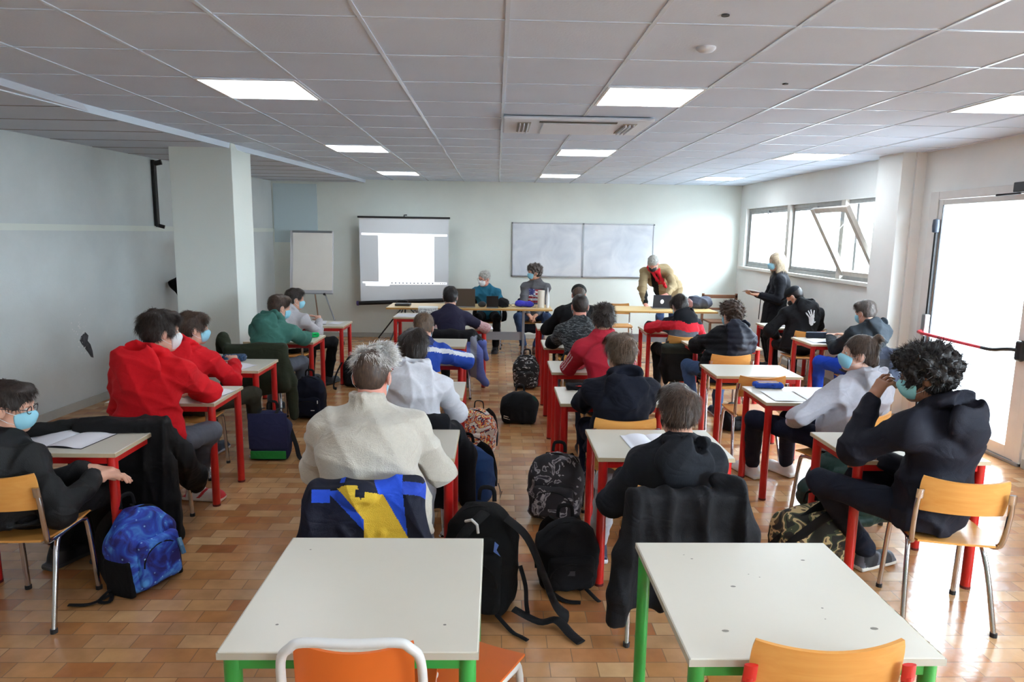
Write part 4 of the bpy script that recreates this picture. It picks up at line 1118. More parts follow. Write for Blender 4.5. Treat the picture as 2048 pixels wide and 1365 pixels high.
# chipped corner of the right foreground desk
cm = MB(); rs = np.random.RandomState(3)
for i in range(26):
    y = 0.02 + 0.30*rs.rand(); s_ = 0.004 + 0.006*rs.rand()
    cm.add([(0.7015, y - s_, 0.7085 - 0.003*rs.rand()), (0.7015, y + s_, 0.7085), (0.6985 - 0.003*rs.rand(), y + s_*0.5, 0.7108), (0.699, y - s_*0.6, 0.7108)], [(0, 1, 2, 3)])
cm.build('chipped_edge', mat('bare_chipboard', (206, 190, 158), rough=0.9), G2)['kind'] = 'stuff'

def make_chair(label, name='school_chair', tube=M_CHROME, ply=M_PLY, group=None, tips=None, r=0.0125):
    """origin on the floor below the seat centre, looking to +Y"""
    t = thing(name, label, 'chair', (0, 0, 0), 0, group)
    # seat: saddle-shaped plywood
    def seat(u, v):
        x = (u - 0.5); y = (v - 0.5)
        w_ = 0.19 - 0.02*abs(y*2)**3 - 0.01*(y < 0)*abs(y)
        return (2*x*w_, y*0.38, 0.432 - 0.010*math.cos(x*2.4)*math.cos(y*2) - 0.012*max(0, y*2 - 0.6)**2*4)
    MB().grid(seat, 14, 14, -0.010).build('seat', ply, t, smooth=True)
    def back(u, v):
        x = (u - 0.5)*2; z = v
        cr = 1 - 0.04*abs(2*v - 1)**4
        return (x*0.187*cr, -0.235 + 0.035*x*x - 0.028*(v - 0.5), 0.585 + 0.165*v - 0.006*(1 - x*x)*(v > 0.5)*2*(v - 0.5) + 0.010*x*x*(2*v-1 if v > 0.5 else 0))
    MB().grid(back, 18, 10, 0.010).build('backrest', ply, t, smooth=True)
    for s in (-1, 1):
        fp = bez([(s*0.178, 0.185, 0.012), (s*0.170, 0.150, 0.36), (s*0.166, 0.120, 0.405), (s*0.164, 0.07, 0.412), (s*0.166, -0.10, 0.412), (s*0.180, -0.165, 0.425), (s*0.192, -0.19, 0.47), (s*0.196, -0.212, 0.60), (s*0.192, -0.218, 0.665)], 4)
        f_ = MB().tube(fp, r, 10).build('side_frame', tube, t, smooth=True)
        MB().tube([(s*0.192, -0.222, 0.655), (s*0.190, -0.226, 0.70)], [1.0, 1.0], 10, flat=(0.017, 0.007, (0, 1, 0))).build('flattened_end', tips or tube, f_, smooth=True)
        rp = bez([(s*0.155, 0.06, 0.404), (s*0.158, -0.03, 0.402), (s*0.162, -0.075, 0.385), (s*0.178, -0.13, 0.26), (s*0.196, -0.205, 0.012)], 4)
        l_ = MB().tube(rp, r*0.95, 10).build('rear_leg', tube, t, smooth=True)
        MB().cyl((s*0.196, -0.205, 0), (s*0.196, -0.205, 0.02), r + 0.003, 10).build('rubber_foot', M_RUBBER, l_)
        MB().cyl((s*0.178, 0.185, 0), (s*0.178, 0.185, 0.02), r + 0.003, 10).build('rubber_foot', M_RUBBER, f_)
    MB().tube([(-0.164, 0.05, 0.408), (0.164, 0.05, 0.408)], r*0.8, 8).tube([(-0.166, -0.09, 0.408), (0.166, -0.09, 0.408)], r*0.8, 8).build('seat_rail', tube, t)
    return t

CH = {}
CL = 'beech school chair on chrome tubes, '
chairs = [
 ('L1', -2.19, 3.12, 0, 'under the person in glasses at the left edge'),
 ('L2', -2.10, 4.02, 4, 'hidden under the long black coat'),
 ('L3', -2.28, 5.06, 0, 'under the slim person in the red jacket'),
 ('L4', -2.20, 6.40, 8, 'covered by the olive parka'),
 ('L5', -2.32, 7.75, -5, 'under the pale grey hoodie, far left row'),
 ('C1', -0.53, 3.00, 0, 'under the blue and yellow jacket'),
 ('C2', -0.50, 4.14, 0, 'under the person in the white hoodie'),
 ('C3', -0.60, 5.42, 0, 'under the person in the blue and white jumper'),
 ('C4b', -0.47, 7.62, 0, 'with the blue and black jacket hung on it'),
 ('R1', 0.80, 3.02, 0, 'under the black jacket in the foreground'),
 ('R2', 0.775, 4.12, 0, 'bare backed, behind the open notebook desk'),
 ('R3', 0.86, 5.10, 0, 'under the person in the red track jacket'),
 ('R4', 0.80, 6.22, 0, 'under the person in the flecked black jumper'),
 ('R5', 0.88, 7.70, 0, 'under the capped person in black'),
 ('S0', 2.24, 4.24, 24, 'under the person in the light grey hoodie'),
 ('S1', 2.09, 5.40, 0, 'standing unused at the empty desk'),
 ('S2', 2.17, 6.36, 0, 'behind the person in the dark quilted jacket'),
 ('S3', 2.08, 7.50, -6, 'under the person in the red and grey jacket'),
 ('T1', 2.19, 3.13, -12, 'nearest on the right, under the navy coat'),
 ('T2', 3.70, 6.72, 0, 'by the right pillar with a jacket slung over it'),
 ('T3', 3.66, 8.00, 0, 'under the person with the white hand print'),
 ('A1', -0.10, 10.90, 180, 'of the grey haired person in teal'),
 ('A2', 0.60, 10.90, 180, 'of the person in the flag jumper'),
 ('B', 1.93, 10.55, 180, 'empty, tucked behind the right teachers table'),
]
cp = None
for k, x, y, a, lb in chairs:
    if cp is None:
        cp = make_chair(CL + lb, group='beech school chairs'); cp.location = (x, y, 0); cp.rotation_euler = (0, 0, math.radians(a)); CH[k] = cp
    else: CH[k] = dup(cp, (x, y, 0), math.radians(a), CL + lb)
# foreground chairs: one with white bent tube and orange shell, one with red tube ends, one orange seat under the desk
wt = thing('school_chair', 'orange shell chair in a white bent tube at the lower photo edge', 'chair', (-0.355, 1.86, 0))
M_WT = mat('white_tube', (214, 214, 212), rough=0.35); M_OR = mat('orange_shell', (214, 104, 36), rough=0.42, var=0.05, vscale=6)
wz = 0.815
MB().tube(bez([(-0.178, -0.20, 0.44), (-0.180, -0.245, 0.60), (-0.176, -0.275, wz - 0.06), (-0.150, -0.283, wz - 0.016), (-0.115, -0.285, wz), (0, -0.288, wz - 0.002), (0.115, -0.285, wz), (0.150, -0.283, wz - 0.016), (0.176, -0.275, wz - 0.06), (0.180, -0.245, 0.60), (0.178, -0.20, 0.44)], 5), 0.0125, 12).build('back_tube', M_WT, wt, smooth=True)
MB().grid(lambda u, v: ((u - 0.5)*0.31, -0.255 - 0.018*v + 0.12*(u - 0.5)**2, 0.60 + 0.175*v + 0.06*(u - 0.5)**2*v), 14, 8, 0.008).build('backrest', M_OR, wt, smooth=True)
MB().grid(lambda u, v: ((u - 0.5)*0.36, (v - 0.5)*0.38, 0.44 - 0.02*math.cos((u - 0.5)*2.4)), 10, 10, -0.008).build('seat', M_OR, wt, smooth=True)
for s in (-1, 1):
    MB().tube(bez([(s*0.178, -0.20, 0.44), (s*0.175, -0.14, 0.425), (s*0.172, 0.1, 0.42), (s*0.176, 0.16, 0.38), (s*0.18, 0.19, 0.0)], 5), 0.0125, 12).build('side_frame', M_WT, wt, smooth=True)
    MB().tube([(s*0.172, -0.10, 0.41), (s*0.185, -0.24, 0.0)], 0.0125, 12).build('rear_leg', M_WT, wt, smooth=True)
os_ = dup(wt, (-0.14, 2.02, 0), math.radians(-30), 'second orange shell chair pushed under the left foreground desk')
for ch in list(os_.children):
    if ch.name.startswith('back'):
        pass
bpy.data.objects.remove([c for c in os_.children if c.name.startswith('back_tube')][0]) if [c for c in os_.children if c.name.startswith('back_tube')] else None
for c in [c for c in os_.children if c.name.startswith('backrest')]: bpy.data.objects.remove(c)
os_['label'] = 'low orange stool seat with white legs half hidden under the left foreground desk'; os_.name = 'stool'; os_['category'] = 'stool'
rc = make_chair('beech school chair with red tube ends at the right foreground desk', tube=M_RED, ply=M_PLY, tips=M_RED, r=0.0135)
rc.location = (0.885, 1.84, 0); rc.scale = (1.10, 1.0, 1.04)
# ------------------------------------------------------------------ who sits where
def shoes(n, sole, up): return (mat('sole_' + n, sole, rough=0.6), mat('shoe_' + n, up, rough=0.6))
SH_W = shoes('white', (225, 224, 220), (220, 220, 218)) ; SH_B = shoes('black', (60, 60, 62), (24, 24, 28)); SH_BW = shoes('skate', (214, 210, 200), (26, 27, 32)) + (mat('shoe_grey_panel', (90, 90, 98), rough=0.7),)
SH_R = shoes('redwhite', (226, 218, 210), (220, 210, 206)) + (mat('shoe_red_panel', (190, 34, 42), rough=0.6),); SH_BR = shoes('brown', (50, 34, 28), (92, 56, 42)); SH_N = shoes('navy', (200, 200, 205), (36, 44, 66))
JEAN = fabric('denim_blue', (58, 78, 112)); JEAN_G = fabric('denim_grey', (92, 96, 106)); JEAN_N = fabric('denim_navy', (30, 36, 54)); BLK_T = fabric('black_trousers', (22, 22, 26))
GREY_T = fabric('grey_joggers', (140, 140, 146)); OLIVE_T = fabric('olive_trousers', (66, 64, 50)); BLUE_T = fabric('royal_blue_joggers', (24, 62, 172)); NAVY_T = fabric('navy_joggers', (22, 28, 54))
def onarm(c, A, s='l', t0=0.0, t1=2.0, far=0.11):
    """which points belong to one sleeve (t along shoulder 0 - elbow 1 - wrist 2)"""
    S0, E0, W0 = A['s' + s], A['e' + s], A['w' + s]
    out = np.zeros(len(c), bool)
    for k, (a, b) in enumerate(((S0, E0), (E0, W0))):
        ab = b - a; t = np.clip(((c - a) @ ab) / (ab @ ab), 0, 1); d = np.linalg.norm(c - a - t[:, None]*ab, axis=1)
        out |= (d < far) & (t + k >= t0) & (t + k <= t1)
    return out
P = {}
# --- left row
P['L1'] = person('dark haired person in glasses, blue mask and black padded jacket at the left picture edge', (-2.21, 3.08), (-2.235, 3.12, 1.005), face=22, hyaw=78, hpitch=8,
    top=fabric('black_padding', (26, 27, 30), rough=0.6), quilt=0.0, hood=False, collar=0.02, bulk=0.03, legs=BLK_T, shoe=SH_B, hair=('short', 'darkbrown'), skin='light', glasses=True, faceon=True,
    wl=(-2.02, 3.30, 0.635), wr=(-1.95, 3.24, 0.615), hl=((0.9, 0.1, -0.1), (0, 0, -1)), hr_=((0.8, 0.55, -0.1), (0, -0.2, -1)), top_name='padded_jacket', al=(-2.36, 3.56, 0.095), ar=(-2.14, 3.62, 0.095), sc=0.97, hunch=0.07)
P['L2'] = person('broad person in a red hoodie and red and white trainers, left row', (-2.08, 4.03), (-2.02, 4.13, 1.215), face=12, hyaw=48, hpitch=5,
    top=fabric('red_hoodie', (190, 16, 26)), bulk=0.036, wide=1.18, sw=0.178, legs=JEAN_G, shoe=SH_R, hair=('fluffy', 'darkbrown'), sc=1.06, mask='white', faceon=True, hb=1.3,
    wl=(-2.22, 4.48, 0.755), wr=(-1.99, 4.50, 0.755), pr_=(1, 0.1, -0.5), ar=(-2.03, 4.50, 0.095), kr=(-1.86, 4.38, 0.52), al=(-2.28, 4.42, 0.095), feet=((0.3, 1, 0), (1, -0.12, 0)))
P['L3'] = person('slim person in a red zip hoodie half hidden behind the broad red hoodie', (-2.30, 5.06), (-2.275, 5.16, 1.085), face=8, hyaw=58, hpitch=4, near=1,
    top=fabric('red_zip_hoodie', (194, 20, 30)), bulk=0.026, legs=OLIVE_T, shoe=SH_N, hair=('fluffy', 'brown'), mask='blue', hb=0.85, faceon=True,
    wl=(-2.42, 5.50, 0.755), wr=(-2.12, 5.52, 0.755), kr=(-1.93, 5.36, 0.53), ar=(-1.92, 5.42, 0.095), al=(-2.3, 5.45, 0.095))
P['L4'] = person('person in a green hoodie writing beside the left pillar', (-2.17, 6.40), (-2.085, 6.62, 1.09), face=14, hyaw=52, hpitch=14, near=2,
    top=fabric('green_hoodie', (60, 106, 96)), bulk=0.032, wide=1.05, legs=JEAN_G, shoe=SH_B, hair=('short', 'brown'), mask='blue', hb=1.1,
    wl=(-2.15, 6.98, 0.755), wr=(-2.02, 6.98, 0.755), pr_=(1, 0, -0.4), kr=(-1.93, 6.75, 0.53), ar=(-1.96, 6.82, 0.095), al=(-2.25, 6.8, 0.095))
P['L5'] = person('person in a pale grey hoodie and black trousers at the desk before the flip chart', (-2.36, 7.78), (-2.305, 7.88, 1.045), face=20, hyaw=62, hpitch=8, near=2,
    top=fabric('pale_grey_hoodie', (176, 174, 178)), bulk=0.022, legs=BLK_T, shoe=SH_B, hair=('short', 'darkbrown'), mask='blue', hb=0.85,
    wl=(-2.35, 8.22, 0.755), wr=(-2.12, 8.20, 0.755), kr=(-1.92, 8.02, 0.53), ar=(-2.0, 8.10, 0.095), kl=(-2.2, 8.15, 0.53), al=(-2.25, 8.2, 0.095))
# --- centre row
P['C1'] = person('broad person with bleached hair top in a cream fleece pullover, foreground centre', (-0.53, 2.94), (-0.565, 3.10, 1.17), face=0, hyaw=4, hpitch=14, sc=1.05, wide=1.36, sw=0.185, bulk=0.036,
    top=fabric('cream_fleece', (186, 180, 168), bump=0.7, bs=160, sheen=0.4), top_name='fleece_pullover', hood=False, collar=0.05, rib=True, legs=GREY_T, shoe=SH_B, hair=('bleached', 'brown'), mask='blue', skin='ruddy', shz=0.075,
    wl=(-0.70, 3.37, 0.775), wr=(-0.40, 3.37, 0.775), pl=(-0.75, -0.2, -1), pr_=(0.75, -0.2, -1), al=(-0.62, 3.35, 0.095), ar=(-0.36, 3.32, 0.095), hunch=0.06, hem=0.01)
P['C2'] = person('person with dark hair in a white hoodie behind the cream fleece', (-0.49, 4.15), (-0.515, 4.27, 1.10), face=0, hyaw=-4, hpitch=6,
    top=fabric('white_hoodie', (206, 206, 212)), bulk=0.026, legs=BLK_T, shoe=SH_W, hair=('fluffy', 'darkbrown'), mask='blue', wl=(-0.62, 4.60, 0.755), wr=(-0.34, 4.60, 0.755), pl=(-0.6, 0, -1), pr_=(0.6, 0, -1))
def pk_c3(c, A):
    z = (c - A['nb']) @ A['SU']; lat = np.abs((c - A['nb']) @ A['R'])
    return ((z > -0.085) & (z < -0.045) & (lat > 0.05)).astype(int) + 2*((z > -0.03) & (lat < 0.1)).astype(int)
P['C3'] = person('person in a blue jumper with white shoulder bands bending over the desk', (-0.60, 5.44), (-0.60, 5.68, 1.035), face=0, hyaw=0, hpitch=35, near=2,
    top=[fabric('royal_blue_jumper', (36, 66, 150)), fabric('white_band', (206, 208, 214)), fabric('navy_band', (40, 48, 84))], pick=pk_c3, top_name='jumper', hood=False, collar=0.012, bulk=0.028, legs=JEAN_N, shoe=SH_B, hair=('short', 'lightbrown'), mask='blue',
    wl=(-0.72, 5.98, 0.755), wr=(-0.36, 5.97, 0.755), pr_=(1, 0, -.3), pl=(-1, 0, -.3), hunch=0.08)
def pk_c4(c, A):
    return (onarm(c, A, 'l', 0.62, 2.1) | onarm(c, A, 'r', 0.62, 2.1)).astype(int)
P['C4'] = person('person with cropped black hair in a navy short sleeved shirt', (-0.47, 7.64), (-0.52, 7.80, 1.10), face=0, hyaw=0, hpitch=10, near=2,
    top=[fabric('navy_tshirt', (46, 44, 72)), ramp_mat('pink_check_sleeve', [(0.0, (196, 150, 152)), (0.5, (214, 186, 186)), (0.6, (168, 108, 112))], scale=60, rough=0.9)], pick=pk_c4, top_name='shirt', hood=False, collar=0.004, rib=False, bulk=0.018,
    legs=BLK_T, shoe=SH_B, hair=('short', 'black'), mask='blue', wl=(-0.66, 8.12, 0.755), wr=(-0.20, 8.08, 0.745), pl=(-1, 0, -.5), pr_=(1, 0, -.5), fold=0.005)
# --- right centre row
P['R1'] = person('person with thick brown hair in a charcoal hoodie, foreground right of centre', (0.81, 3.07), (0.845, 3.05, 1.03), face=0, hyaw=-10, hpitch=6, sc=0.98,
    top=fabric('charcoal_hoodie', (38, 42, 50)), bulk=0.026, wide=1.0, hb=1.12, legs=fabric('light_joggers', (168, 168, 172)), shoe=SH_N, hair=('fluffy', 'brown'), mask='black', skin='light',
    wl=(0.66, 3.32, 0.63), wr=(0.98, 3.32, 0.63), kl=(0.60, 3.46, 0.54), al=(0.60, 3.66, 0.095), kr=(0.98, 3.48, 0.54), ar=(1.0, 3.7, 0.095), hunch=0.05)
P['R2'] = person('person with tousled light brown hair in a navy hooded jacket', (0.775, 4.16), (0.775, 4.17, 1.105), face=0, hyaw=-14, hpitch=8,
    top=fabric('navy_jacket', (26, 30, 46)), top_name='hooded_jacket', bulk=0.034, wide=1.08, legs=NAVY_T, shoe=SH_B, hair=('fluffy', 'lightbrown'), mask='white', hb=1.15,
    wl=(0.66, 4.62, 0.76), wr=(0.92, 4.62, 0.76), pl=(-0.8, 0, -1), pr_=(0.8, 0, -1), hunch=0.05)
def pk_r3(c, A):
    o = np.zeros(len(c), int)
    ax = A['el'] - A['sl']; ax2 = A['wl'] - A['el']
    for s0, e0, lo_, hi_ in ((A['sl'], A['el'], 0.2, 1.0), (A['el'], A['wl'], 0.0, 0.9), (A['sr'], A['er'], 0.2, 1.0)):
        ab = e0 - s0; t = ((c - s0) @ ab) / (ab @ ab); q = c - s0 - np.clip(t, 0, 1)[:, None]*ab
        d = np.linalg.norm(q, axis=1)
        out = nrm(np.cross(ab, np.cross(A['R']*(-1 if s0 is A['sl'] or s0 is A['el'] else 1) - A['F']*0.5, ab)))
        sd = np.cross(nrm(ab), out); ang = np.arctan2(q @ sd, q @ out)
        o |= ((d < 0.1) & (t > lo_) & (t < hi_) & (np.abs(((ang + 0.45) % 0.30) - 0.15) < 0.055) & (np.abs(ang) < 0.45)).astype(int)
    return o
P['R3'] = person('person with short dark hair in a crimson track jacket, white stripes on the sleeve', (0.86, 5.13), (0.845, 5.31, 1.175), face=0, hyaw=3, hpitch=10,
    top=[fabric('crimson_track_top', (158, 26, 44), rough=0.7), fabric('white_stripe', (206, 190, 196))], pick=pk_r3, top_name='track_jacket', hood=False, collar=0.03, bulk=0.028, wide=1.02, legs=JEAN_N, shoe=SH_B, hair=('spiky', 'darkbrown'), mask='black', skin='warm',
    wl=(0.72, 5.66, 0.76), wr=(0.96, 5.66, 0.76), pl=(-0.9, 0.1, -.9), pr_=(0.8, 0, -.9), hunch=0.05)
P['R4'] = person('person with cropped hair in a flecked grey and black jumper', (0.80, 6.26), (0.80, 6.46, 1.15), face=0, hyaw=0, hpitch=10, near=2,
    top=[ramp_mat('flecked_knit', [(0.0, (24, 26, 30)), (0.47, (44, 48, 52)), (0.54, (104, 110, 112)), (0.60, (34, 36, 42))], scale=55, rough=0.95, stretch=(0.35, 0.35, 2.2), bump=0.4, distort=0.4), fabric('black_knit', (20, 21, 25))],
    pick=lambda c, A: (((c - A['hip']) @ A['SU'] < 0.20) | onarm(c, A, 'l', 0.9, 2.1) | onarm(c, A, 'r', 0.9, 2.1)).astype(int), top_name='jumper', hood=False, collar=0.012, bulk=0.03, wide=1.1, legs=JEAN_G, shoe=SH_B, hair=('buzz', 'darkbrown'), mask='blue', skin='ruddy',
    wl=(0.64, 6.86, 0.76), wr=(0.92, 6.86, 0.76), pl=(-0.9, 0.1, -.9), pr_=(0.8, 0, -.9), hunch=0.05)
P['R5'] = person('person in black with a dark flat cap at the far desk', (0.88, 7.74), (0.97, 7.98, 1.12), face=0, hyaw=8, hpitch=35, near=2,
    top=fabric('black_sweater', (22, 22, 26)), top_name='sweater', hood=False, collar=0.012, bulk=0.034, wide=1.12, sw=0.185, legs=BLK_T, shoe=SH_B, hair=('buzz', 'brown'), mask='blue', skin='ruddy',
    wl=(0.76, 8.18, 0.76), wr=(1.05, 8.2, 0.76), pl=(-0.9, -0.1, -.8), pr_=(1, 0, -.6))
# --- right rows
P['S0'] = person('person with a hair bun and blue mask in a light grey hoodie, looking left', (2.27, 4.27), (2.335, 4.28, 1.10), face=-24, hyaw=-72, hpitch=-2, hroll=-4,
    top=fabric('light_grey_hoodie', (172, 172, 180)), bulk=0.030, wide=1.06, sw=0.18, legs=NAVY_T, shoe=SH_W, hair=('bun', 'brown'), mask='blue', skin='pale', faceon=True, hb=1.1,
    wl=(2.02, 4.44, 0.60), wr=(2.38, 4.56, 0.62), pl=(-1, -0.6, -0.3), kl=(1.87, 4.74, 0.53), al=(1.99, 5.02, 0.095), kr=(2.14, 4.78, 0.53), ar=(2.27, 5.06, 0.095), feet=((-0.35, 1, 0), (-0.5, 1, 0)))
P['S2'] = person('person with curly brown hair in a dark quilted hooded jacket', (2.17, 6.40), (2.27, 6.50, 1.085), face=0, hyaw=-20, hpitch=8, near=2,
    top=[fabric('navy_quilted', (38, 43, 62), rough=0.55), fabric('black_sleeve', (24, 25, 30))], pick=lambda c, A: (onarm(c, A, 'l', 0.1, 2.1, 0.105) | ((c - A['nb']) @ A['R'] < -0.12)).astype(int), quilt=0.055, top_name='quilted_jacket', bulk=0.038, wide=1.08,
    legs=JEAN, shoe=SH_N, hair=('curly', 'brown'), mask='blue', glasses=True, wl=(2.10, 6.92, 0.76), wr=(2.42, 6.92, 0.76), pl=(-1, 0, -.5), pr_=(1, 0, -.6), al=(1.98, 6.55, 0.095), kl=(1.95, 6.78, 0.53), hb=1.15)
def pk_s3(c, A):
    z = (c - A['nb']) @ A['SU']; bk = -((c - A['nb']) @ A['SF']); lat = np.abs((c - A['nb']) @ A['R'])
    o = np.where(z < -0.155 - 0.25*np.maximum(0, 0.10 - lat), 2, np.where(z < -0.055 - 0.35*np.maximum(0, 0.09 - lat), 1, 0))
    la = onarm(c, A, 'l', 0.15, 2.1, 0.10) | onarm(c, A, 'r', 0.15, 2.1, 0.10)
    t = (c - A['nb']) @ A['F']
    o = np.where(la, np.where(((c - A['el']) @ V(0, -1, -0.6) > -0.01) & la, 1, 0), o)
    return o.astype(int)
P['S3'] = person('person in a black, red and grey colour block jacket bending to write', (2.08, 7.54), (2.095, 7.74, 1.035), face=-4, hyaw=-8, hpitch=30, near=2,
    top=[fabric('block_black', (24, 26, 34)), fabric('block_red', (196, 36, 50)), fabric('block_grey', (84, 88, 98))], pick=pk_s3, top_name='hooded_jacket', bulk=0.026, legs=BLK_T, shoe=SH_B, hair=('fluffy', 'darkbrown'), mask='blue',
    wl=(1.93, 8.06, 0.76), wr=(2.25, 8.06, 0.76), pl=(-1, 0, -.2), pr_=(0.8, 0, -.6), hunch=0.06)
P['T1'] = person('person with big curly black hair in a navy coat, hand held to the masked face', (2.13, 3.14), (2.06, 3.17, 1.185), face=-26, hyaw=-62, hpitch=12, sc=1.04,
    top=fabric('navy_coat', (24, 26, 42), rough=0.75), top_name='coat', bulk=0.036, wide=1.12, sw=0.19, legs=JEAN_N, shoe=SH_BW, hair=('afro', 'black'), skin='tan', mask='teal', glasses=True, faceon=True, hb=1.2, rib=False,
    wl=(1.885, 3.30, 1.02), wr=(2.00, 3.34, 0.70), pl=(-0.45, -0.25, -1), pr_=(0.5, -0.5, -1), hl=((0.35, -0.05, 0.75), (0.9, 0.2, -0.4), 1), hr_=((-0.9, 0.35, 0.1), (0, -0.3, -1)), curl=0.9,
    kl=(1.74, 3.44, 0.545), al=(2.10, 3.56, 0.095), kr=(2.02, 3.56, 0.545), ar=(1.93, 3.86, 0.095), feet=((0.6, 0.25, 0), (-0.2, 1, 0)), hem=0.03)
P['T2'] = person('person with ash brown hair in a dark grey hoodie at the desk by the pillar', (3.70, 6.76), (3.79, 6.90, 1.08), face=-12, hyaw=-28, hpitch=16, near=2,
    top=fabric('slate_hoodie', (52, 60, 68)), bulk=0.030, wide=1.05, legs=BLUE_T, shoe=SH_W, hair=('short', 'salt'), mask='blue', hb=1.15, wl=(3.62, 7.24, 0.76), wr=(3.86, 7.26, 0.76), kl=(3.42, 7.02, 0.54), al=(3.5, 7.2, 0.095))
P['T3'] = person('person in a black hoodie with a white skeletal hand print on the back', (3.64, 8.04), (3.62, 8.20, 1.12), face=0, hyaw=-45, hpitch=38, near=2,
    top=fabric('black_print_hoodie', (26, 26, 30)), bulk=0.034, wide=1.15, sw=0.185, legs=BLK_T, shoe=SH_B, hair=('buzz', 'black'), mask='black', skin='warm', wl=(3.48, 8.30, 0.62), wr=(3.80, 8.48, 0.76), pl=(-1, -.2, -.8), pr_=(1, 0, -.6))
# --- grown-ups at the front
def pk_flag(c, A):
    z = (c - A['nb']) @ A['SU']; x = -((c - A['nb']) @ A['R']); f = (c - A['nb']) @ A['SF']
    m = (f > 0.02) & (z < -0.10) & (z > -0.31) & (np.abs(x) < 0.125) & ~onarm(c, A, 'l', 0.0, 2.1, 0.075) & ~onarm(c, A, 'r', 0.0, 2.1, 0.075)
    s = ((z + 0.10) / -0.03).astype(int) % 2
    return np.where(m, np.where((x < -0.02) & (z > -0.20), 3, np.where(s == 0, 1, 2)), 0).astype(int)
P['A1'] = person('grey haired person in a teal jumper and white mask behind the left teachers table', (-0.12, 10.82), (-0.19, 10.72, 1.125), face=186, hyaw=218, hpitch=14, hroll=-8, near=2,
    top=fabric('teal_jumper', (40, 100, 124)), top_name='jumper', hood=False, collar=0.008, bulk=0.022, wide=1.08, legs=BLK_T, shoe=SH_B, hair=('old', 'grey'), mask='white', skin='ruddy', glasses=True, faceon=True,
    wl=(0.06, 10.32, 0.80), wr=(-0.46, 10.36, 0.86), pr_=(-1, 0, -0.2), kl=(0.02, 10.42, 0.54), kr=(-0.28, 10.42, 0.54), al=(0.0, 10.45, 0.095), ar=(-0.3, 10.45, 0.095))
P['A2'] = person('person with wavy dark hair in a grey flag jumper looking left, blue mask', (0.60, 10.86), (0.60, 10.80, 1.225), face=183, hyaw=248, hpitch=2, near=2,
    top=[fabric('grey_jumper', (88, 88, 92)), fabric('flag_red', (150, 44, 54)), fabric('flag_white', (210, 206, 206)), ramp_mat('flag_canton', [(0.0, (52, 58, 120)), (0.55, (52, 58, 120)), (0.62, (190, 190, 210))], scale=70)], pick=pk_flag, top_name='jumper', hood=False, collar=0.02, bulk=0.022, wide=1.02, legs=JEAN, shoe=SH_BR,
    hair=('curly', 'salt'), mask='blue', skin='warm', faceon=True, wl=(0.64, 10.50, 0.60), wr=(0.50, 10.50, 0.60), kl=(0.80, 10.50, 0.55), kr=(0.34, 10.50, 0.55), al=(0.62, 10.46, 0.095), ar=(0.44, 10.52, 0.095))
P['A3'] = person('grey haired person in a tan jacket and red scarf bending over a laptop, standing', (2.80, 11.02), (2.43, 10.62, 1.395), face=205, hyaw=205, hpitch=48, near=2, stand=True, hipz=0.93,
    top=[fabric('tan_corduroy', (142, 124, 94)), fabric('black_shirt_front', (26, 26, 30))], pick=lambda c, A: ((((c - A['nb']) @ A['SF']) > 0.03) & (np.abs(((c - A['nb']) @ A['R'])) < 0.05 + 0.0*c[:, 0]) & (((c - A['nb']) @ A['SU']) < 0.02)).astype(int), top_name='jacket', hood=False, collar=0.01, bulk=0.03, wide=1.12, sw=0.185, rib=False, hem=0.10,
    legs=JEAN, shoe=SH_BR, hair=('old', 'grey'), mask='black', skin='ruddy', faceon=True, wl=(2.60, 10.28, 0.96), wr=(2.28, 10.36, 0.80), pl=(1, 0.4, -0.2), pr_=(-1, 0.2, 0.1), hl=((-0.85, -0.3, -0.25), (0.1, 0.3, -1)), al=(2.92, 11.15, 0.095), ar=(2.66, 10.95, 0.095))
P['A4'] = person('blonde person in a black belted coat and blue mask standing by the window, holding papers', (3.84, 9.30), (3.815, 9.30, 1.495), face=-78, hyaw=-94, hpitch=4, near=2, stand=True, hipz=0.88,
    top=fabric('black_wool', (22, 22, 30)), top_name='coat_top', hood=False, collar=0.006, bulk=0.022, rib=False, hem=0.05, legs=BLK_T, skirt=fabric('black_wool_skirt', (20, 20, 27)), shoe=SH_B, hair=('long', 'blond'), mask='blue', skin='light', faceon=True, sw=0.15,
    wl=(3.60, 9.22, 1.045), wr=(3.60, 9.38, 1.045), pl=(0.3, -0.5, -1), pr_=(0.3, 0.5, -1), hl=((-1, 0.3, 0.0), (0, 0.2, 1)), hr_=((-1, -0.2, 0.0), (0, 0, 1)), fold=0.005)
P['X'] = person('person in black almost hidden behind the left pillar, only an arm showing', (-3.60, 8.62), (-3.60, 8.64, 1.56), face=0, near=3, stand=True, hipz=0.90,
    top=fabric('black_knit2', (22, 22, 26)), top_name='sweater', hood=False, collar=0.01, legs=BLK_T, shoe=SH_B, hair=('short', 'darkbrown'), wl=(-3.875, 8.66, 0.93), wr=(-3.35, 8.66, 0.93), pl=(-1, -0.3, 0), hl=((-0.1, 0.2, -1), (1, 0, 0)))

# ---- things worn that need their own shape
def rel(k, name):
    root, A = P[k]; return root, A, A['base']
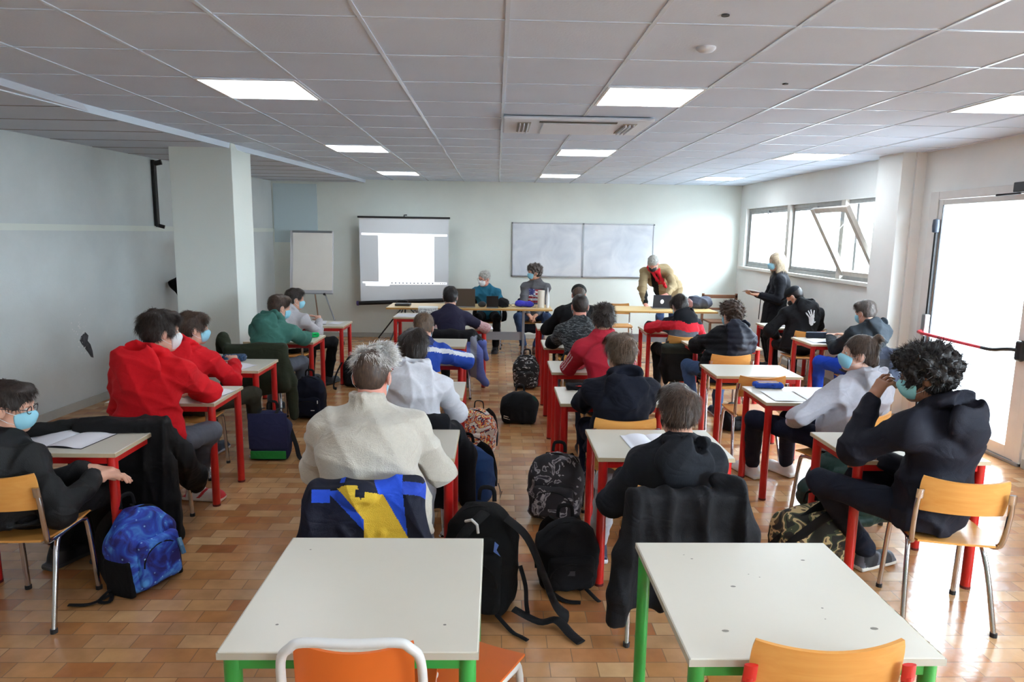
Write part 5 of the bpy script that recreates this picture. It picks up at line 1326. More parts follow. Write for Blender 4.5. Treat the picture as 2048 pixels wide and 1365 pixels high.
# white hand print on the black hoodie: a printed patch following the back
def patch(k, polys, m, name, off=0.004):
    """print on the back: polygons in (right, up) metres from the chest centre, projected onto the garment"""
    root, A, b = rel(k, name)
    top = [c for c in root.children if c.name.split('.')[0] in ('hoodie', 'jumper', 'sweater')][0]
    bpy.context.view_layer.update()
    from mathutils.bvhtree import BVHTree
    me = top.data; bv = BVHTree.FromPolygons([v.co[:] for v in me.vertices], [p.vertices[:] for p in me.polygons])
    mb = MB(); R_, SU_, SF_ = A['R'], A['SU'], A['SF']
    for poly in polys:
        # fill polygon with small quads
        xs = [p[0] for p in poly]; zs = [p[1] for p in poly]; st = 0.006
        def inside(x, z):
            c = False; j = len(poly) - 1
            for i in range(len(poly)):
                if (poly[i][1] > z) != (poly[j][1] > z) and x < (poly[j][0] - poly[i][0]) * (z - poly[i][1]) / (poly[j][1] - poly[i][1]) + poly[i][0]: c = not c
                j = i
            return c
        x = min(xs)
        while x < max(xs):
            z = min(zs)
            while z < max(zs):
                if inside(x + st/2, z + st/2):
                    q = []
                    for dx, dz in ((0, 0), (st, 0), (st, st), (0, st)):
                        o = A['chest'] + R_*(x + dx) + SU_*(z + dz) - SF_*0.5 - b
                        hit = bv.ray_cast(Vector(o), Vector(SF_))
                        if hit[0] is None: q = None; break
                        q.append(hit[0] - Vector(SF_)*off)
                    if q: mb.add(q, [(0, 1, 2, 3)])
                z += st
            x += st
    if mb.v: mb.build(name, m, root)
M_PRINT = mat('white_print', (226, 226, 228), rough=0.8)
def finger(x0, z0, x1, z1, w): 
    d = math.atan2(z1 - z0, x1 - x0); nx, nz = -math.sin(d)*w, math.cos(d)*w
    return [(x0 + nx, z0 + nz), (x0 - nx, z0 - nz), (x1 - nx*0.7, z1 - nz*0.7), (x1 + nx*0.7, z1 + nz*0.7)]
patch('T3', [[(0.0, 0.015), (0.02, -0.05), (0.045, -0.075), (0.075, -0.07), (0.085, -0.02), (0.06, 0.04), (0.03, 0.05)], finger(0.01, 0.01, -0.05, 0.075, 0.007), finger(0.015, 0.035, -0.03, 0.10, 0.007),
             finger(0.028, 0.045, 0.0, 0.11, 0.007), finger(0.05, 0.04, 0.045, 0.105, 0.007), finger(0.08, -0.04, 0.105, -0.03, 0.009)], M_PRINT, 'hand_print')
# caps
def cap_(k, m, brim=True, scl=1.0, back=False):
    root, A, b = rel(k, 'cap'); H = A['H']; HB = np.array([A['hr'], A['hf'], A['hu']])
    t = Soft(); t.ell(H(0, -0.005, 0.055), V(0.088, 0.108, 0.075)*scl, HB, k=0.01); t.cut(H(0, 0, 0.045), -A['hu'] + A['hf']*0.15, 0.006)
    if brim: t.ell(H(0, 0.105, 0.045), (0.062, 0.055, 0.012), HB, k=0.02)
    t.build('cap', m, root, 0.007, origin=b)
cap_('T3', fabric('black_cap', (26, 27, 33)), True); cap_('R5', fabric('dark_flat_cap', (50, 52, 52)), True, 1.02)
# red scarf of the standing man
root, A, b = rel('A3', 'scarf'); t = Soft(); nb, R_, SF_, SU_ = A['nb'], A['R'], A['SF'], A['SU']
for i in range(14):
    a1, a2 = 2*PI*i/14, 2*PI*(i+1)/14
    t.cap(nb + R_*math.cos(a1)*0.085 + SF_*math.sin(a1)*0.08 + SU_*0.025, nb + R_*math.cos(a2)*0.085 + SF_*math.sin(a2)*0.08 + SU_*0.025, 0.026, k=0.02)
t.chain([nb + SF_*0.09 - R_*0.05 + SU_*0.01, nb + SF_*0.135 - R_*0.055 - SU_*0.12, nb + SF_*0.16 - R_*0.05 - SU_*0.26], [0.028, 0.030, 0.026], 0.02)
t.chain([nb + SF_*0.09 + R_*0.03 + SU_*0.01, nb + SF_*0.135 + R_*0.02 - SU_*0.10, nb + SF_*0.155 + R_*0.01 - SU_*0.18], [0.026, 0.026, 0.022], 0.02)
t.warp(folds(0.006, 40, 77)); t.build('scarf', fabric('red_scarf', (190, 30, 44), bump=0.6), root, 0.009, origin=b)
# belt of the coat
root, A, b = rel('A4', 'belt'); mb = MB(); hp_ = A['hip'] + A['U']*0.16 - b
mb.tube([hp_ + A['R']*math.cos(q)*0.155 + A['F']*math.sin(q)*0.135 for q in [2*PI*i/20 for i in range(20)]], 1.0, 8, closed=True, flat=(0.006, 0.02, (0, 0, 1)))
mb.tube([hp_ + A['F']*0.14, hp_ + A['F']*0.19 - A['U']*0.05, hp_ + A['F']*0.20 - A['U']*0.34], 1.0, 8, flat=(0.02, 0.005, tuple(A['F'])))
mb.build('belt', fabric('black_belt', (16, 16, 20)), root, smooth=True)
# toggle and cord on the navy coat hood
root, A, b = rel('T1', 'cord'); q0 = A['nb'] - A['SF']*0.17 + A['R']*0.03 - b
MB().tube([q0 + V(0, 0, 0.03), q0 + V(0.0, -0.012, -0.02), q0 + V(0.004, -0.01, -0.10)], 1.0, 6, flat=(0.009, 0.003, (0, 1, 0))).build('hood_tab', fabric('tab_black', (18, 18, 24)), root)
MB().tube([q0 + V(-0.012, -0.018, -0.02), q0 + V(0.012, -0.018, -0.02), q0 + V(0.012, -0.018, -0.04), q0 + V(-0.012, -0.018, -0.04)], 0.0025, 6, closed=True).build('hood_buckle', M_STEEL, root)
# ------------------------------------------------------------------ teachers' tables
def teacher_table(label, x0, x1, y0, y1, h, group):
    t = thing('folding_table', label, 'table', (x0, y0, 0), 0, group); w, d = x1 - x0, y1 - y0
    MB().box((0, 0, h - 0.028), (w, d, h)).build('table_top', M_TBL, t, bevel=0.004)
    MB().box((-0.002, -0.002, h - 0.024), (w + .002, 0.004, h - 0.004)).build('edge_band', mat('edge_ochre', (176, 132, 66), rough=0.5), t)
    M_G = mat('grey_leg_paint', (138, 142, 148), rough=0.4, metal=0.4)
    for q, x in enumerate((0.40, w - 0.40)):
        l = MB().box((x - 0.018, d/2 - 0.03, 0.06), (x + 0.018, d/2 + 0.03, h - 0.06)).box((x - 0.02, 0.04, h - 0.06), (x + 0.02, d - 0.04, h - 0.028)).tube([(x, 0.03, 0.022), (x, 0.10, 0.05), (x, d/2, 0.066), (x, d - 0.10, 0.05), (x, d - 0.03, 0.022)], 0.02, 10)
        o = l.build('leg', M_G, t, bevel=0.002)
        for y in (0.04, d - 0.04): MB().cyl((x, y, 0), (x, y, 0.02), 0.024, 10).build('foot_cap', M_BLKP, o)
    MB().box((0.40, d/2 - 0.008, 0.26), (w - 0.40, d/2 + 0.008, 0.38)).build('stretcher_panel', M_G, t)
    return t
TA = teacher_table('long beech table on grey legs with laptops, left of the two teachers tables', -1.56, 0.81, 9.72, 10.38, 0.76, 'teachers tables')
TB_ = teacher_table('long beech table with the dark laptop and grey bag, right of the two', 1.20, 3.18, 9.66, 10.34, 0.76, 'teachers tables')
ZT = 0.76
# dark wooden chair in the far right corner
wc = thing('wooden_chair', 'old brown wooden chair in the far right corner behind the grey bag', 'chair', (3.76, 11.2, 0))
M_BRW = wood_mat('dark_stained_wood', (104, 66, 44), (124, 82, 56), 3.0, 0.5)
MB().box((-0.30, 0.18, 0.80), (0.30, 0.205, 0.86)).build('top_rail', M_BRW, wc, bevel=0.005)
MB().box((-0.27, 0.185, 0.60), (0.27, 0.20, 0.64)).build('lower_rail', M_BRW, wc, bevel=0.004)
MB().box((-0.26, -0.2, 0.42), (0.26, 0.2, 0.45)).build('seat', M_BRW, wc, bevel=0.006)
for x in (-0.28, 0.28):
    MB().box((x - 0.02, 0.18, 0), (x + 0.02, 0.215, 0.88)).build('leg', M_BRW, wc, bevel=0.004); MB().box((x*0.9 - 0.018, -0.19, 0), (x*0.9 + 0.018, -0.155, 0.42)).build('leg', M_BRW, wc, bevel=0.004)

# ------------------------------------------------------------------ clothes hung on chairs
def coat(k, label, name, m, w=0.24, zb=0.25, thick=0.035, sleeves=(), pick=None, hood=False, near=1, wb=None, front=0.52, amp=0.012, seed=0, ztop=0.775, dx=0.0, quilt=0, extra=None, fine=None):
    ch = CH[k]; o = ch.location; a = ch.rotation_euler.z
    L = lambda x, y, z: np.array([o.x + (x*math.cos(a) - y*math.sin(a)), o.y + (x*math.sin(a) + y*math.cos(a)), z])
    R_ = L(1, 0, 0) - L(0, 0, 0); F_ = L(0, 1, 0) - L(0, 0, 0); B = np.array([R_, F_, [0, 0, 1.0]])
    root = thing(name, label, 'coat' if 'coat' in name else 'jacket', (o.x, o.y, 0.0), 0, None); base = V(o.x, o.y, 0)
    wb = wb or w
    t = Soft()
    yb = -0.290
    zc = (ztop + zb)/2
    t.box(L(dx, yb, (ztop + 0.50)/2), (w, thick, (ztop - 0.50)/2), B, rd=0.03, k=0.04)
    t.cap(L(dx - w + 0.04, -0.262, ztop - 0.03), L(dx + w - 0.04, -0.262, ztop - 0.03), 0.034, k=0.05)
    for q in range(5):   # lower part widens
        f0 = q/4; z = 0.52 + (zb + 0.04 - 0.52)*f0; ww = w + (wb - w)*f0
        t.cap(L(dx - ww + 0.03, yb - 0.01*f0, z), L(dx + ww - 0.03, yb - 0.01*f0 - 0.01, z), thick*0.95, k=0.07)
    if zb < 0.5: t.box(L(dx, yb - 0.005, (0.5 + zb + 0.03)/2), ((w + wb)/2 - 0.01, thick*0.9, (0.5 - zb)/2), B, rd=0.03, k=0.04)
    if front: t.box(L(dx, -0.235, (ztop + front)/2 - 0.01), (w - 0.02, 0.018, (ztop - front)/2), B, rd=0.015, k=0.02)
    for s in sleeves: t.chain([L(*p) for p in s[0]], s[1], 0.03)
    if hood: t.ell(L(dx, yb - 0.035, ztop - 0.09), (0.12, 0.045, 0.11), B, k=0.03).ell(L(dx, yb - 0.05, ztop - 0.045), (0.07, 0.02, 0.04), B, k=0.02, op='s')
    if extra: extra(t, L, B)
    t.warp(folds(amp, 16, 300 + seed, (1.2, 1.2, 0.35)))
    if quilt: t.warp(lambda X, Y, Z: -0.012*np.abs(np.sin(PI*Z/quilt + 0.4*np.sin(X*9)))**0.6 + 0.004)
    for_ = (lambda c: pick(c, L, R_, F_, o)) if pick else None
    t.build('fabric', m, root, fine or (0.0085 if near == 1 else 0.012), pick=for_, origin=base)
    return root, L
def pk_blue(c, L, R_, F_, o):
    p = c - np.array([o.x, o.y, 0]); x = p @ R_; back = -(p @ F_) - 0.27; z = c[:, 2]
    u = x/0.245; v = np.clip(((0.815 - z) + np.maximum(0, back)*0.75)/0.155, 0, 3)
    r = np.zeros(len(c), int)                                    # navy
    r = np.where((u > 0.12 + 0.22*v) & (u < 0.62 + 0.06*v), 1, r)          # broad royal panel
    r = np.where((u > 0.64) & (v > 0.15) & (v < 0.62), 2, r)
    r = np.where((u < -0.55) & (u > -0.86) & (v > 0.45) & (v < 0.85), 1, r)
    r = np.where((u > -0.43) & (u < -0.34) & (v < 0.2), 1, r)
    r = np.where((u > -0.62 + 0.55*(v - 0.5)) & (u < -0.42 + 0.55*(v - 0.5)) & (v > 0.5), 1, r)
    r = np.where((u > -0.46 + 0.50*(v - 0.4)) & (u < -0.08 + 0.16*(v - 0.4)) & (v > 0.42), 3, r)
    r = np.where((u > 0.0) & (u < 0.12 + 0.34*v) & (v > 0.62), 3, r)
    r = np.where((u > -0.10) & (u < 0.05) & (v > 0.55) & (v < 0.80), 0, r)
    return r
J = {}
def ex_c1(t, L, B):
    t.ell(L(-0.02, -0.335, 0.765), (0.085, 0.045, 0.06), B, k=0.015)
    t.cap(L(-0.09, -0.335, 0.62), L(0.01, -0.345, 0.47), 0.022, k=0.02).cap(L(0.075, -0.335, 0.60), L(0.03, -0.345, 0.5), 0.022, k=0.02)
    t.ell(L(-0.0, -0.385, 0.715), (0.035, 0.03, 0.03), B, k=0.015, op='s')
J['C1'] = coat('C1', 'navy and royal blue jacket with yellow lining hung behind the cream fleece', 'jacket', [fabric('jk_navy', (26, 30, 52), rough=0.7), fabric('jk_royal', (36, 74, 190), rough=0.7), fabric('jk_royal2', (34, 62, 160), rough=0.7), fabric('jk_yellow', (206, 172, 56), bump=0.7)],
     w=0.235, wb=0.27, zb=0.28, thick=0.05, ztop=0.80, pick=pk_blue, sleeves=[(((-0.20, -0.28, 0.73), (-0.255, -0.30, 0.52), (-0.285, -0.30, 0.30)), (0.045, 0.055, 0.05)), (((0.19, -0.28, 0.73), (0.235, -0.30, 0.52), (0.255, -0.30, 0.28)), (0.045, 0.055, 0.05))], extra=ex_c1, seed=1, fine=0.004)
J['L2'] = coat('L2', 'long black padded coat trailing from the chair of the broad red hoodie', 'coat', fabric('coat_black', (24, 24, 27), rough=0.75), w=0.25, wb=0.30, zb=0.06, thick=0.05,
     sleeves=[(((0.20, -0.26, 0.70), (0.23, -0.12, 0.50), (0.24, 0.06, 0.32), (0.22, 0.20, 0.20)), (0.06, 0.085, 0.08, 0.05)), (((-0.2, -0.28, 0.7), (-0.28, -0.28, 0.35)), (0.05, 0.06))], seed=2, dx=0.0, amp=0.010)
J['L4'] = coat('L4', 'olive green parka draped over the chair beside the left pillar', 'coat', fabric('parka_olive', (56, 62, 44)), w=0.27, wb=0.27, zb=0.36, near=2,
     sleeves=[(((0.22, -0.28, 0.72), (0.30, -0.24, 0.45), (0.31, -0.24, 0.12)), (0.05, 0.055, 0.045)), (((-0.24, -0.26, 0.72), (-0.30, -0.15, 0.86), (-0.33, -0.1, 0.74)), (0.05, 0.05, 0.05))], seed=3, ztop=0.80)
J['C2'] = coat('C2', 'black coat slipping off the right of the chair behind the cream fleece', 'coat', fabric('coat_black2', (26, 27, 34)), w=0.21, wb=0.25, zb=0.22,
     sleeves=[(((0.19, -0.26, 0.72), (0.25, -0.10, 0.62), (0.31, 0.02, 0.42), (0.33, 0.02, 0.14)), (0.05, 0.07, 0.075, 0.06))], seed=4, dx=0.03)
def pk_c4j(c, L, R_, F_, o):
    x = (c - np.array([o.x, o.y, 0])) @ R_; z = c[:, 2]
    return np.where((x > 0.20) & (x < 0.27), 2, np.where((x > 0.15) & (z < 0.66), 1, 0)).astype(int) * (z < 0.72)
J['C4b'] = coat('C4b', 'black jacket with periwinkle blue lining hung on the navy shirt chair', 'jacket', [fabric('jk_black3', (26, 26, 30)), fabric('jk_periwinkle', (92, 104, 164)), fabric('jk_grey3', (124, 128, 140))], w=0.235, wb=0.20, zb=0.48, near=2, pick=pk_c4j, front=0.55,
     sleeves=[(((0.19, -0.28, 0.72), (0.27, -0.28, 0.55), (0.30, -0.28, 0.30), (0.36, -0.28, 0.20)), (0.04, 0.055, 0.055, 0.04)), (((0.22, -0.22, 0.74), (0.32, -0.14, 0.62), (0.37, -0.10, 0.44)), (0.045, 0.05, 0.04)), (((0.16, -0.28, 0.6), (0.22, -0.28, 0.3)), (0.05, 0.03))], seed=5)
J['R1'] = coat('R1', 'big black jacket hung on the chair of the charcoal hoodie, foreground', 'jacket', fabric('jk_black4', (22, 23, 29), rough=0.75), w=0.225, wb=0.235, zb=0.23, thick=0.03,
     sleeves=[(((-0.18, -0.27, 0.72), (-0.235, -0.31, 0.50), (-0.275, -0.33, 0.32), (-0.285, -0.33, 0.20)), (0.045, 0.055, 0.048, 0.042)), (((0.16, -0.22, 0.79), (0.23, -0.25, 0.76), (0.28, -0.29, 0.58), (0.30, -0.30, 0.36)), (0.04, 0.05, 0.06, 0.05))], seed=6, ztop=0.765)
J['S0'] = coat('S0', 'dark green quilted jacket hanging from the chair of the light grey hoodie', 'jacket', [fabric('quilt_green', (30, 66, 58), rough=0.5), fabric('quilt_teal', (70, 132, 132), rough=0.5)], w=0.10, wb=0.16, zb=0.10, thick=0.05, front=0, ztop=0.56, quilt=0.085, dx=-0.05,
     sleeves=[(((-0.16, -0.24, 0.50), (-0.26, -0.16, 0.42), (-0.32, -0.12, 0.26), (-0.29, -0.14, 0.10)), (0.07, 0.10, 0.105, 0.06)), (((0.05, -0.27, 0.42), (0.20, -0.18, 0.40), (0.30, -0.12, 0.33), (0.30, -0.12, 0.2)), (0.06, 0.08, 0.085, 0.07))],
     pick=lambda c, L, R_, F_, o: (((c - np.array([o.x, o.y, 0])) @ R_) > 0.16).astype(int), seed=7, amp=0.006)
J['S3'] = coat('S3', 'black and olive jacket hung on the chair of the colour block jacket', 'jacket', [fabric('jk_olive', (58, 64, 56)), fabric('jk_blk5', (26, 27, 28))], w=0.24, wb=0.17, zb=0.26, near=2, pick=lambda c, L, R_, F_, o: (c[:, 2] < 0.58).astype(int), front=0.5, ztop=0.66,
     sleeves=[(((-0.2, -0.27, 0.62), (-0.24, -0.27, 0.42), (-0.2, -0.27, 0.25)), (0.05, 0.05, 0.03))], seed=8)
J['T2'] = coat('T2', 'blue grey jacket with black lining slung on the chair by the right pillar', 'jacket', [fabric('jk_denim', (30, 37, 56)), fabric('jk_blk6', (28, 28, 34))], w=0.22, wb=0.24, zb=0.42, near=2, pick=lambda c, L, R_, F_, o: ((np.abs((c - np.array([o.x, o.y, 0])) @ R_) < 0.10) & (c[:, 2] < 0.68)).astype(int), front=0.55,
     sleeves=[(((0.2, -0.25, 0.72), (0.30, -0.2, 0.55), (0.34, -0.2, 0.38)), (0.05, 0.06, 0.05))], seed=9)
J['A1'] = coat('A1', 'black coat hung on the chair of the grey haired person', 'coat', fabric('coat_black7', (20, 20, 24)), w=0.25, wb=0.24, zb=0.38, near=2, front=0, dx=0.0, seed=10)
J['A2'] = coat('A2', 'dark navy jacket hung on the chair of the flag jumper', 'jacket', fabric('jk_navy8', (30, 36, 50)), w=0.25, wb=0.25, zb=0.2, near=2, front=0, seed=11)

# ------------------------------------------------------------------ bags on the floor
M_WEB = fabric('black_webbing', (22, 22, 25), rough=0.7)
def bag(label, loc, yaw, w, h, d, m, mp=None, lean=0, straps='hang', pocket=0.5, near=1, seed=0, name='backpack', squash=1.0, side=None, roll=0, trim=None, cat='bag', logo=None, zips=True, tops=0.30, strapm=None):
    """pocket side looks along local -Y; straps on +Y"""
    strapm = strapm or M_WEB; trim = trim or M_WEB
    a = math.radians(yaw); X_ = V(math.cos(a), math.sin(a), 0); Y_ = V(-math.sin(a), math.cos(a), 0); l = math.radians(lean); r_ = math.radians(roll)
    Yt = Y_*math.cos(l) + V(0, 0, 1)*math.sin(l)*-1; Zt = V(0, 0, 1)*math.cos(l) + Y_*math.sin(l)
    Xr = X_*math.cos(r_) + Zt*math.sin(r_); Zt = Zt*math.cos(r_) - X_*math.sin(r_); X_ = Xr
    B = np.array([X_, Yt, Zt]); base = V(loc[0], loc[1], 0); o0 = V(loc[0], loc[1], loc[2] if len(loc) > 2 else 0.004)
    Q = lambda x, y, z: o0 + X_*x + Yt*y + Zt*z
    root = thing(name, label, cat, tuple(base))
    t = Soft()
    t.box(Q(0, 0, h*0.36), (w/2, d/2, h*0.36), B, rd=min(w, d)*0.22, k=0.05)
    t.ell(Q(0, 0.0, h*0.60), (w/2*0.98, d/2*0.95, h*0.40), B, k=0.06, pw=2.6)
    t.warp(folds(0.006, 20, 500 + seed)); t.cut(V(0, 0, 0.002), V(0, 0, -1), 0.004)
    body = t.build('bag_body', m, root, 0.008 if near == 1 else 0.011, origin=base)
    if pocket:
        t = Soft(); t.box(Q(0, -d/2 - 0.008, h*pocket*0.5 + 0.02), (w*0.40, 0.035, h*pocket*0.46), B, rd=0.028, k=0.02); t.warp(folds(0.005, 24, 520 + seed)); t.cut(V(0, 0, 0.003), V(0, 0, -1), 0.004)
        pk = t.build('front_pocket', mp or m, root, 0.008 if near == 1 else 0.011, origin=base)
        if zips:
            zz = [Q(w*0.37*math.cos(q), -d/2 - 0.040, h*pocket*0.55 + math.sin(q)*h*pocket*0.36) - base for q in [PI*i/12 for i in range(13)]]
            MB().tube(zz, 0.004, 6).build('zip', trim, pk)
    if zips:
        zz = [Q((w/2 - 0.004)*math.cos(q)*0.98, -d*0.16, h*0.60 + math.sin(q)*h*0.395) - base for q in [PI*(i/16) for i in range(17)]]
        MB().tube(zz, 0.005, 6).build('zip', trim, root)
    if side:
        for q in (-1, 1):
            t = Soft(); t.box(Q(q*(w/2 - 0.004), 0, h*0.22), (0.016, d*0.44, h*0.23), B, rd=0.012, k=0.01); t.cut(V(0, 0, 0.003), V(0, 0, -1), 0.004); t.build('side_pocket', side, root, 0.008, origin=base)
    hp = bez([Q(-0.04, d*0.3, h*0.97) - base, Q(-0.03, d*0.32, h + 0.045) - base, Q(0.03, d*0.32, h + 0.045) - base, Q(0.04, d*0.3, h*0.97) - base], 4)
    MB().tube(hp, 1.0, 8, flat=(0.011, 0.004, (0, 0, 1))).build('carry_handle', strapm, root, smooth=True)
    for q in (-1, 1):
        if straps == 'hang':
            pts = [Q(q*w*0.2, d/2 - 0.01, h*0.92), Q(q*w*0.30, d/2 + 0.06, h*0.72), Q(q*w*0.36, d/2 + 0.07, h*0.40), Q(q*w*0.40, d/2 + 0.03, 0.10), Q(q*w*0.42, d/2 - 0.01, 0.05)]
        elif straps == 'spill':
            pts = [Q(q*w*0.2, d/2 - 0.01, h*0.92), Q(q*w*0.42, d/2 + 0.04, h*0.70), Q(q*w*0.56, d/2*0.6, h*0.34), Q(q*w*0.70, 0, 0.05), Q(q*w*0.85, -0.06, 0.02)]
        else: break
        pp = []
        for p in pts:
            p = p - base; p[2] = max(p[2], 0.012); pp.append(p)
        MB().tube(bez(pp, 5), 1.0, 8, flat=(0.026, 0.007, (0, 1, 0.01))).build('shoulder_strap', strapm, root, smooth=True)
    if logo is not None: logo(root, Q, base)
    return root, Q, base
def strap(root, base, pts, w=0.015, t=0.004, m=None, up=(0, 0, 1), name='loose_strap'):
    return MB().tube(bez([V(*p) - base for p in pts], 5), 1.0, 8, flat=(w, t, up)).build(name, m or M_WEB, root, smooth=True)

M_GAL = bpy.data.materials.new('galaxy_print'); M_GAL.use_nodes = True
_t = M_GAL.node_tree; _b = _t.nodes['Principled BSDF']; _b.inputs['Roughness'].default_value = 0.7
_c = _t.nodes.new('ShaderNodeTexCoord'); _n = _t.nodes.new('ShaderNodeTexNoise'); _n.inputs['Scale'].default_value = 9; _n.inputs['Detail'].default_value = 5; _n.inputs['Distortion'].default_value = 1.6
_r = _t.nodes.new('ShaderNodeValToRGB'); _e = _r.color_ramp.elements; _e[0].position = 0.38; _e[0].color = (*lin((30, 28, 104)), 1); _e[1].position = 0.68; _e[1].color = (*lin((76, 148, 220)), 1)
_x = _e.new(0.52); _x.color = (*lin((34, 66, 178)), 1)
_v = _t.nodes.new('ShaderNodeTexVoronoi'); _v.inputs['Scale'].default_value = 26; _m = _t.nodes.new('ShaderNodeMapRange'); _m.inputs['From Min'].default_value = 0.06; _m.inputs['From Max'].default_value = 0.16; _m.inputs['To Min'].default_value = 1; _m.inputs['To Max'].default_value = 0
_mx = _t.nodes.new('ShaderNodeMixRGB'); _mx.inputs[2].default_value = (*lin((150, 200, 240)), 1)
for _a, _d in ((_c.outputs['Object'], _n.inputs['Vector']), (_n.outputs['Fac'], _r.inputs[0]), (_c.outputs['Object'], _v.inputs['Vector']), (_v.outputs['Distance'], _m.inputs[0]), (_m.outputs[0], _mx.inputs[0]), (_r.outputs[0], _mx.inputs[1]), (_mx.outputs[0], _b.inputs['Base Color'])): _t.links.new(_a, _d)

M_GRAF = ramp_mat('graffiti_print', [(0.0, (220, 210, 200)), (0.40, (232, 226, 214)), (0.46, (64, 40, 74)), (0.50, (220, 84, 40)), (0.545, (236, 220, 150)), (0.58, (160, 40, 50)), (0.62, (210, 206, 210)), (0.68, (50, 40, 60))], scale=9, detail=3, distort=2.5)
M_MONO = ramp_mat('black_white_print', [(0.0, (30, 26, 30)), (0.53, (40, 34, 38)), (0.565, (150, 144, 146)), (0.61, (96, 90, 96)), (0.66, (30, 26, 34))], scale=13, detail=2.5, distort=1.2)
M_CAMO = ramp_mat('camouflage', [(0.0, (30, 32, 28)), (0.43, (70, 78, 56)), (0.50, (196, 176, 130)), (0.57, (84, 70, 50)), (0.63, (34, 34, 32))], scale=11, detail=2, distort=0.6)
M_CHK = ramp_mat('black_white_lettered', [(0.0, (24, 24, 26)), (0.58, (24, 24, 26)), (0.60, (206, 206, 206)), (0.66, (24, 24, 26))], scale=42, detail=2, stretch=(0.45, 1, 1))
BK = {}
r0, Q, b0 = bag('blue galaxy print backpack on the floor by the desk of the person in glasses', (-1.80, 3.36), 66, 0.29, 0.42, 0.21, M_GAL, M_GAL, lean=5, near=1, seed=1, side=fabric('side_black', (16, 16, 20)), pocket=0.62, straps='hang')
strap(r0, b0, [(-1.90, 3.22, 0.02), (-1.96, 3.14, 0.012), (-2.06, 3.13, 0.012)], 0.012)
strap(r0, b0, [(-1.92, 3.24, 0.03), (-1.93, 3.16, 0.015), (-1.88, 3.16, 0.012), (-1.90, 3.22, 0.012)], 0.010)
MB().tube([V(-1.60, 3.32, 0.27) - b0, V(-1.58, 3.30, 0.24) - b0, V(-1.57, 3.30, 0.20) - b0], 0.012, 8).build('key_charm', mat('charm_blue', (60, 110, 150), rough=0.4), r0)
r0, Q, b0 = bag('navy satchel backpack with green base standing in the left aisle', (-1.80, 5.38), 3, 0.29, 0.40, 0.17, fabric('satchel_navy', (42, 46, 76)), near=2, seed=2, pocket=0, straps='none', zips=False)
MB().grid(lambda u, v: Q((u - 0.5)*0.30, -0.095 - 0.012*math.sin(v*3), 0.10 + 0.29*v) - b0, 8, 10, 0.006).build('flap', fabric('flap_navy', (46, 50, 84)), r0, smooth=True)
MB().box((-0.14, -0.10, 0.02), (0.14, -0.085, 0.085)).build('green_panel', fabric('panel_green', (40, 130, 60)), r0, bevel=0.004)
for x in (-0.07, 0.07): MB().tube([(x, -0.085, 0.385), (x, -0.03, 0.415), (x, 0.05, 0.40)], 1.0, 8, flat=(0.014, 0.004, (0, 0, 1))).build('flap_strap', M_WEB, r0)
strap(r0, b0, [(-1.66, 5.40, 0.26), (-1.60, 5.36, 0.12), (-1.56, 5.32, 0.02), (-1.49, 5.30, 0.012), (-1.44, 5.36, 0.02)], 0.022)
bag('plain navy backpack leaning by the chair with the olive parka', (-1.83, 6.62), 4, 0.30, 0.41, 0.18, fabric('bag_navy', (28, 32, 52)), near=2, seed=3, pocket=0.5,
    logo=lambda root, Q, b: MB().box((0.05, -0.145, 0.10), (0.085, -0.138, 0.106)).box((0.11, -0.14, 0.17), (0.118, -0.13, 0.20)).build('badge', mat('badge_grey', (190, 190, 190)), root))
r0, Q, b0 = bag('black rucksack on the floor in front of the flip chart desk', (-1.63, 8.02), -8, 0.31, 0.38, 0.19, fabric('bag_black', (32, 32, 38)), near=2, seed=4, pocket=0.5)
strap(r0, b0, [(-1.80, 7.94, 0.30), (-1.86, 7.88, 0.16), (-1.88, 7.84, 0.03), (-1.84, 7.80, 0.012)], 0.018)
bag('colourful graffiti print backpack beside the centre row desks', (-0.14, 5.52), -18, 0.29, 0.39, 0.19, M_GRAF, M_GRAF, near=2, seed=5, pocket=0.55, lean=-4)
r0, Q, b0 = bag('dark blue backpack slumped beside the white hoodie chair', (-0.16, 4.54), -20, 0.33, 0.40, 0.22, fabric('bag_darkblue', (34, 58, 100)), near=1, seed=6, pocket=0.0, lean=-8, roll=4)
MB().tube([V(0.03, 4.44, 0.15) - b0, V(0.045, 4.42, 0.10) - b0, V(0.04, 4.42, 0.04) - b0, V(0.055, 4.42, 0.10) - b0], 0.003, 6).build('zip_pull', M_BLKP, r0)
t = Soft(); t.ell((-0.17, 3.74, 0.11), (0.13, 0.10, 0.10), k=0.03).ell((-0.05, 3.76, 0.15), (0.10, 0.07, 0.11), k=0.04); t.warp(folds(0.022, 30, 61)); t.cut(V(0, 0, 0.002), V(0, 0, -1), 0.004)
o = t.build('plastic_bag', mat('thin_white_plastic', (222, 224, 226), rough=0.35, bump=0.6, bscale=40), None, 0.008, origin=(-0.12, 3.75, 0)); o.location = (-0.12, 3.75, 0); prop(o, 'crumpled white plastic bag between the blue and the big black backpack', 'bag')
r0, Q, b0 = bag('big black backpack with loose straps next to the left foreground desk', (-0.06, 3.16), -14, 0.33, 0.52, 0.26, fabric('bag_bigblack', (20, 22, 24)), near=1, seed=7, pocket=0.62, lean=3, straps='none',
    logo=lambda root, Q, b: MB().add([Q(0.105, -0.165, 0.40) - b, Q(0.125, -0.165, 0.385) - b, Q(0.115, -0.165, 0.36) - b, Q(0.135, -0.165, 0.33) - b, Q(0.10, -0.165, 0.35) - b], [(0, 1, 2, 3, 4)]).build('small_emblem', mat('emblem_blue', (90, 120, 190)), root))
strap(r0, b0, [(0.06, 3.06, 0.50), (0.16, 3.02, 0.42), (0.24, 3.00, 0.24), (0.30, 3.00, 0.09), (0.36, 3.02, 0.02)], 0.034, 0.010, name='shoulder_strap')
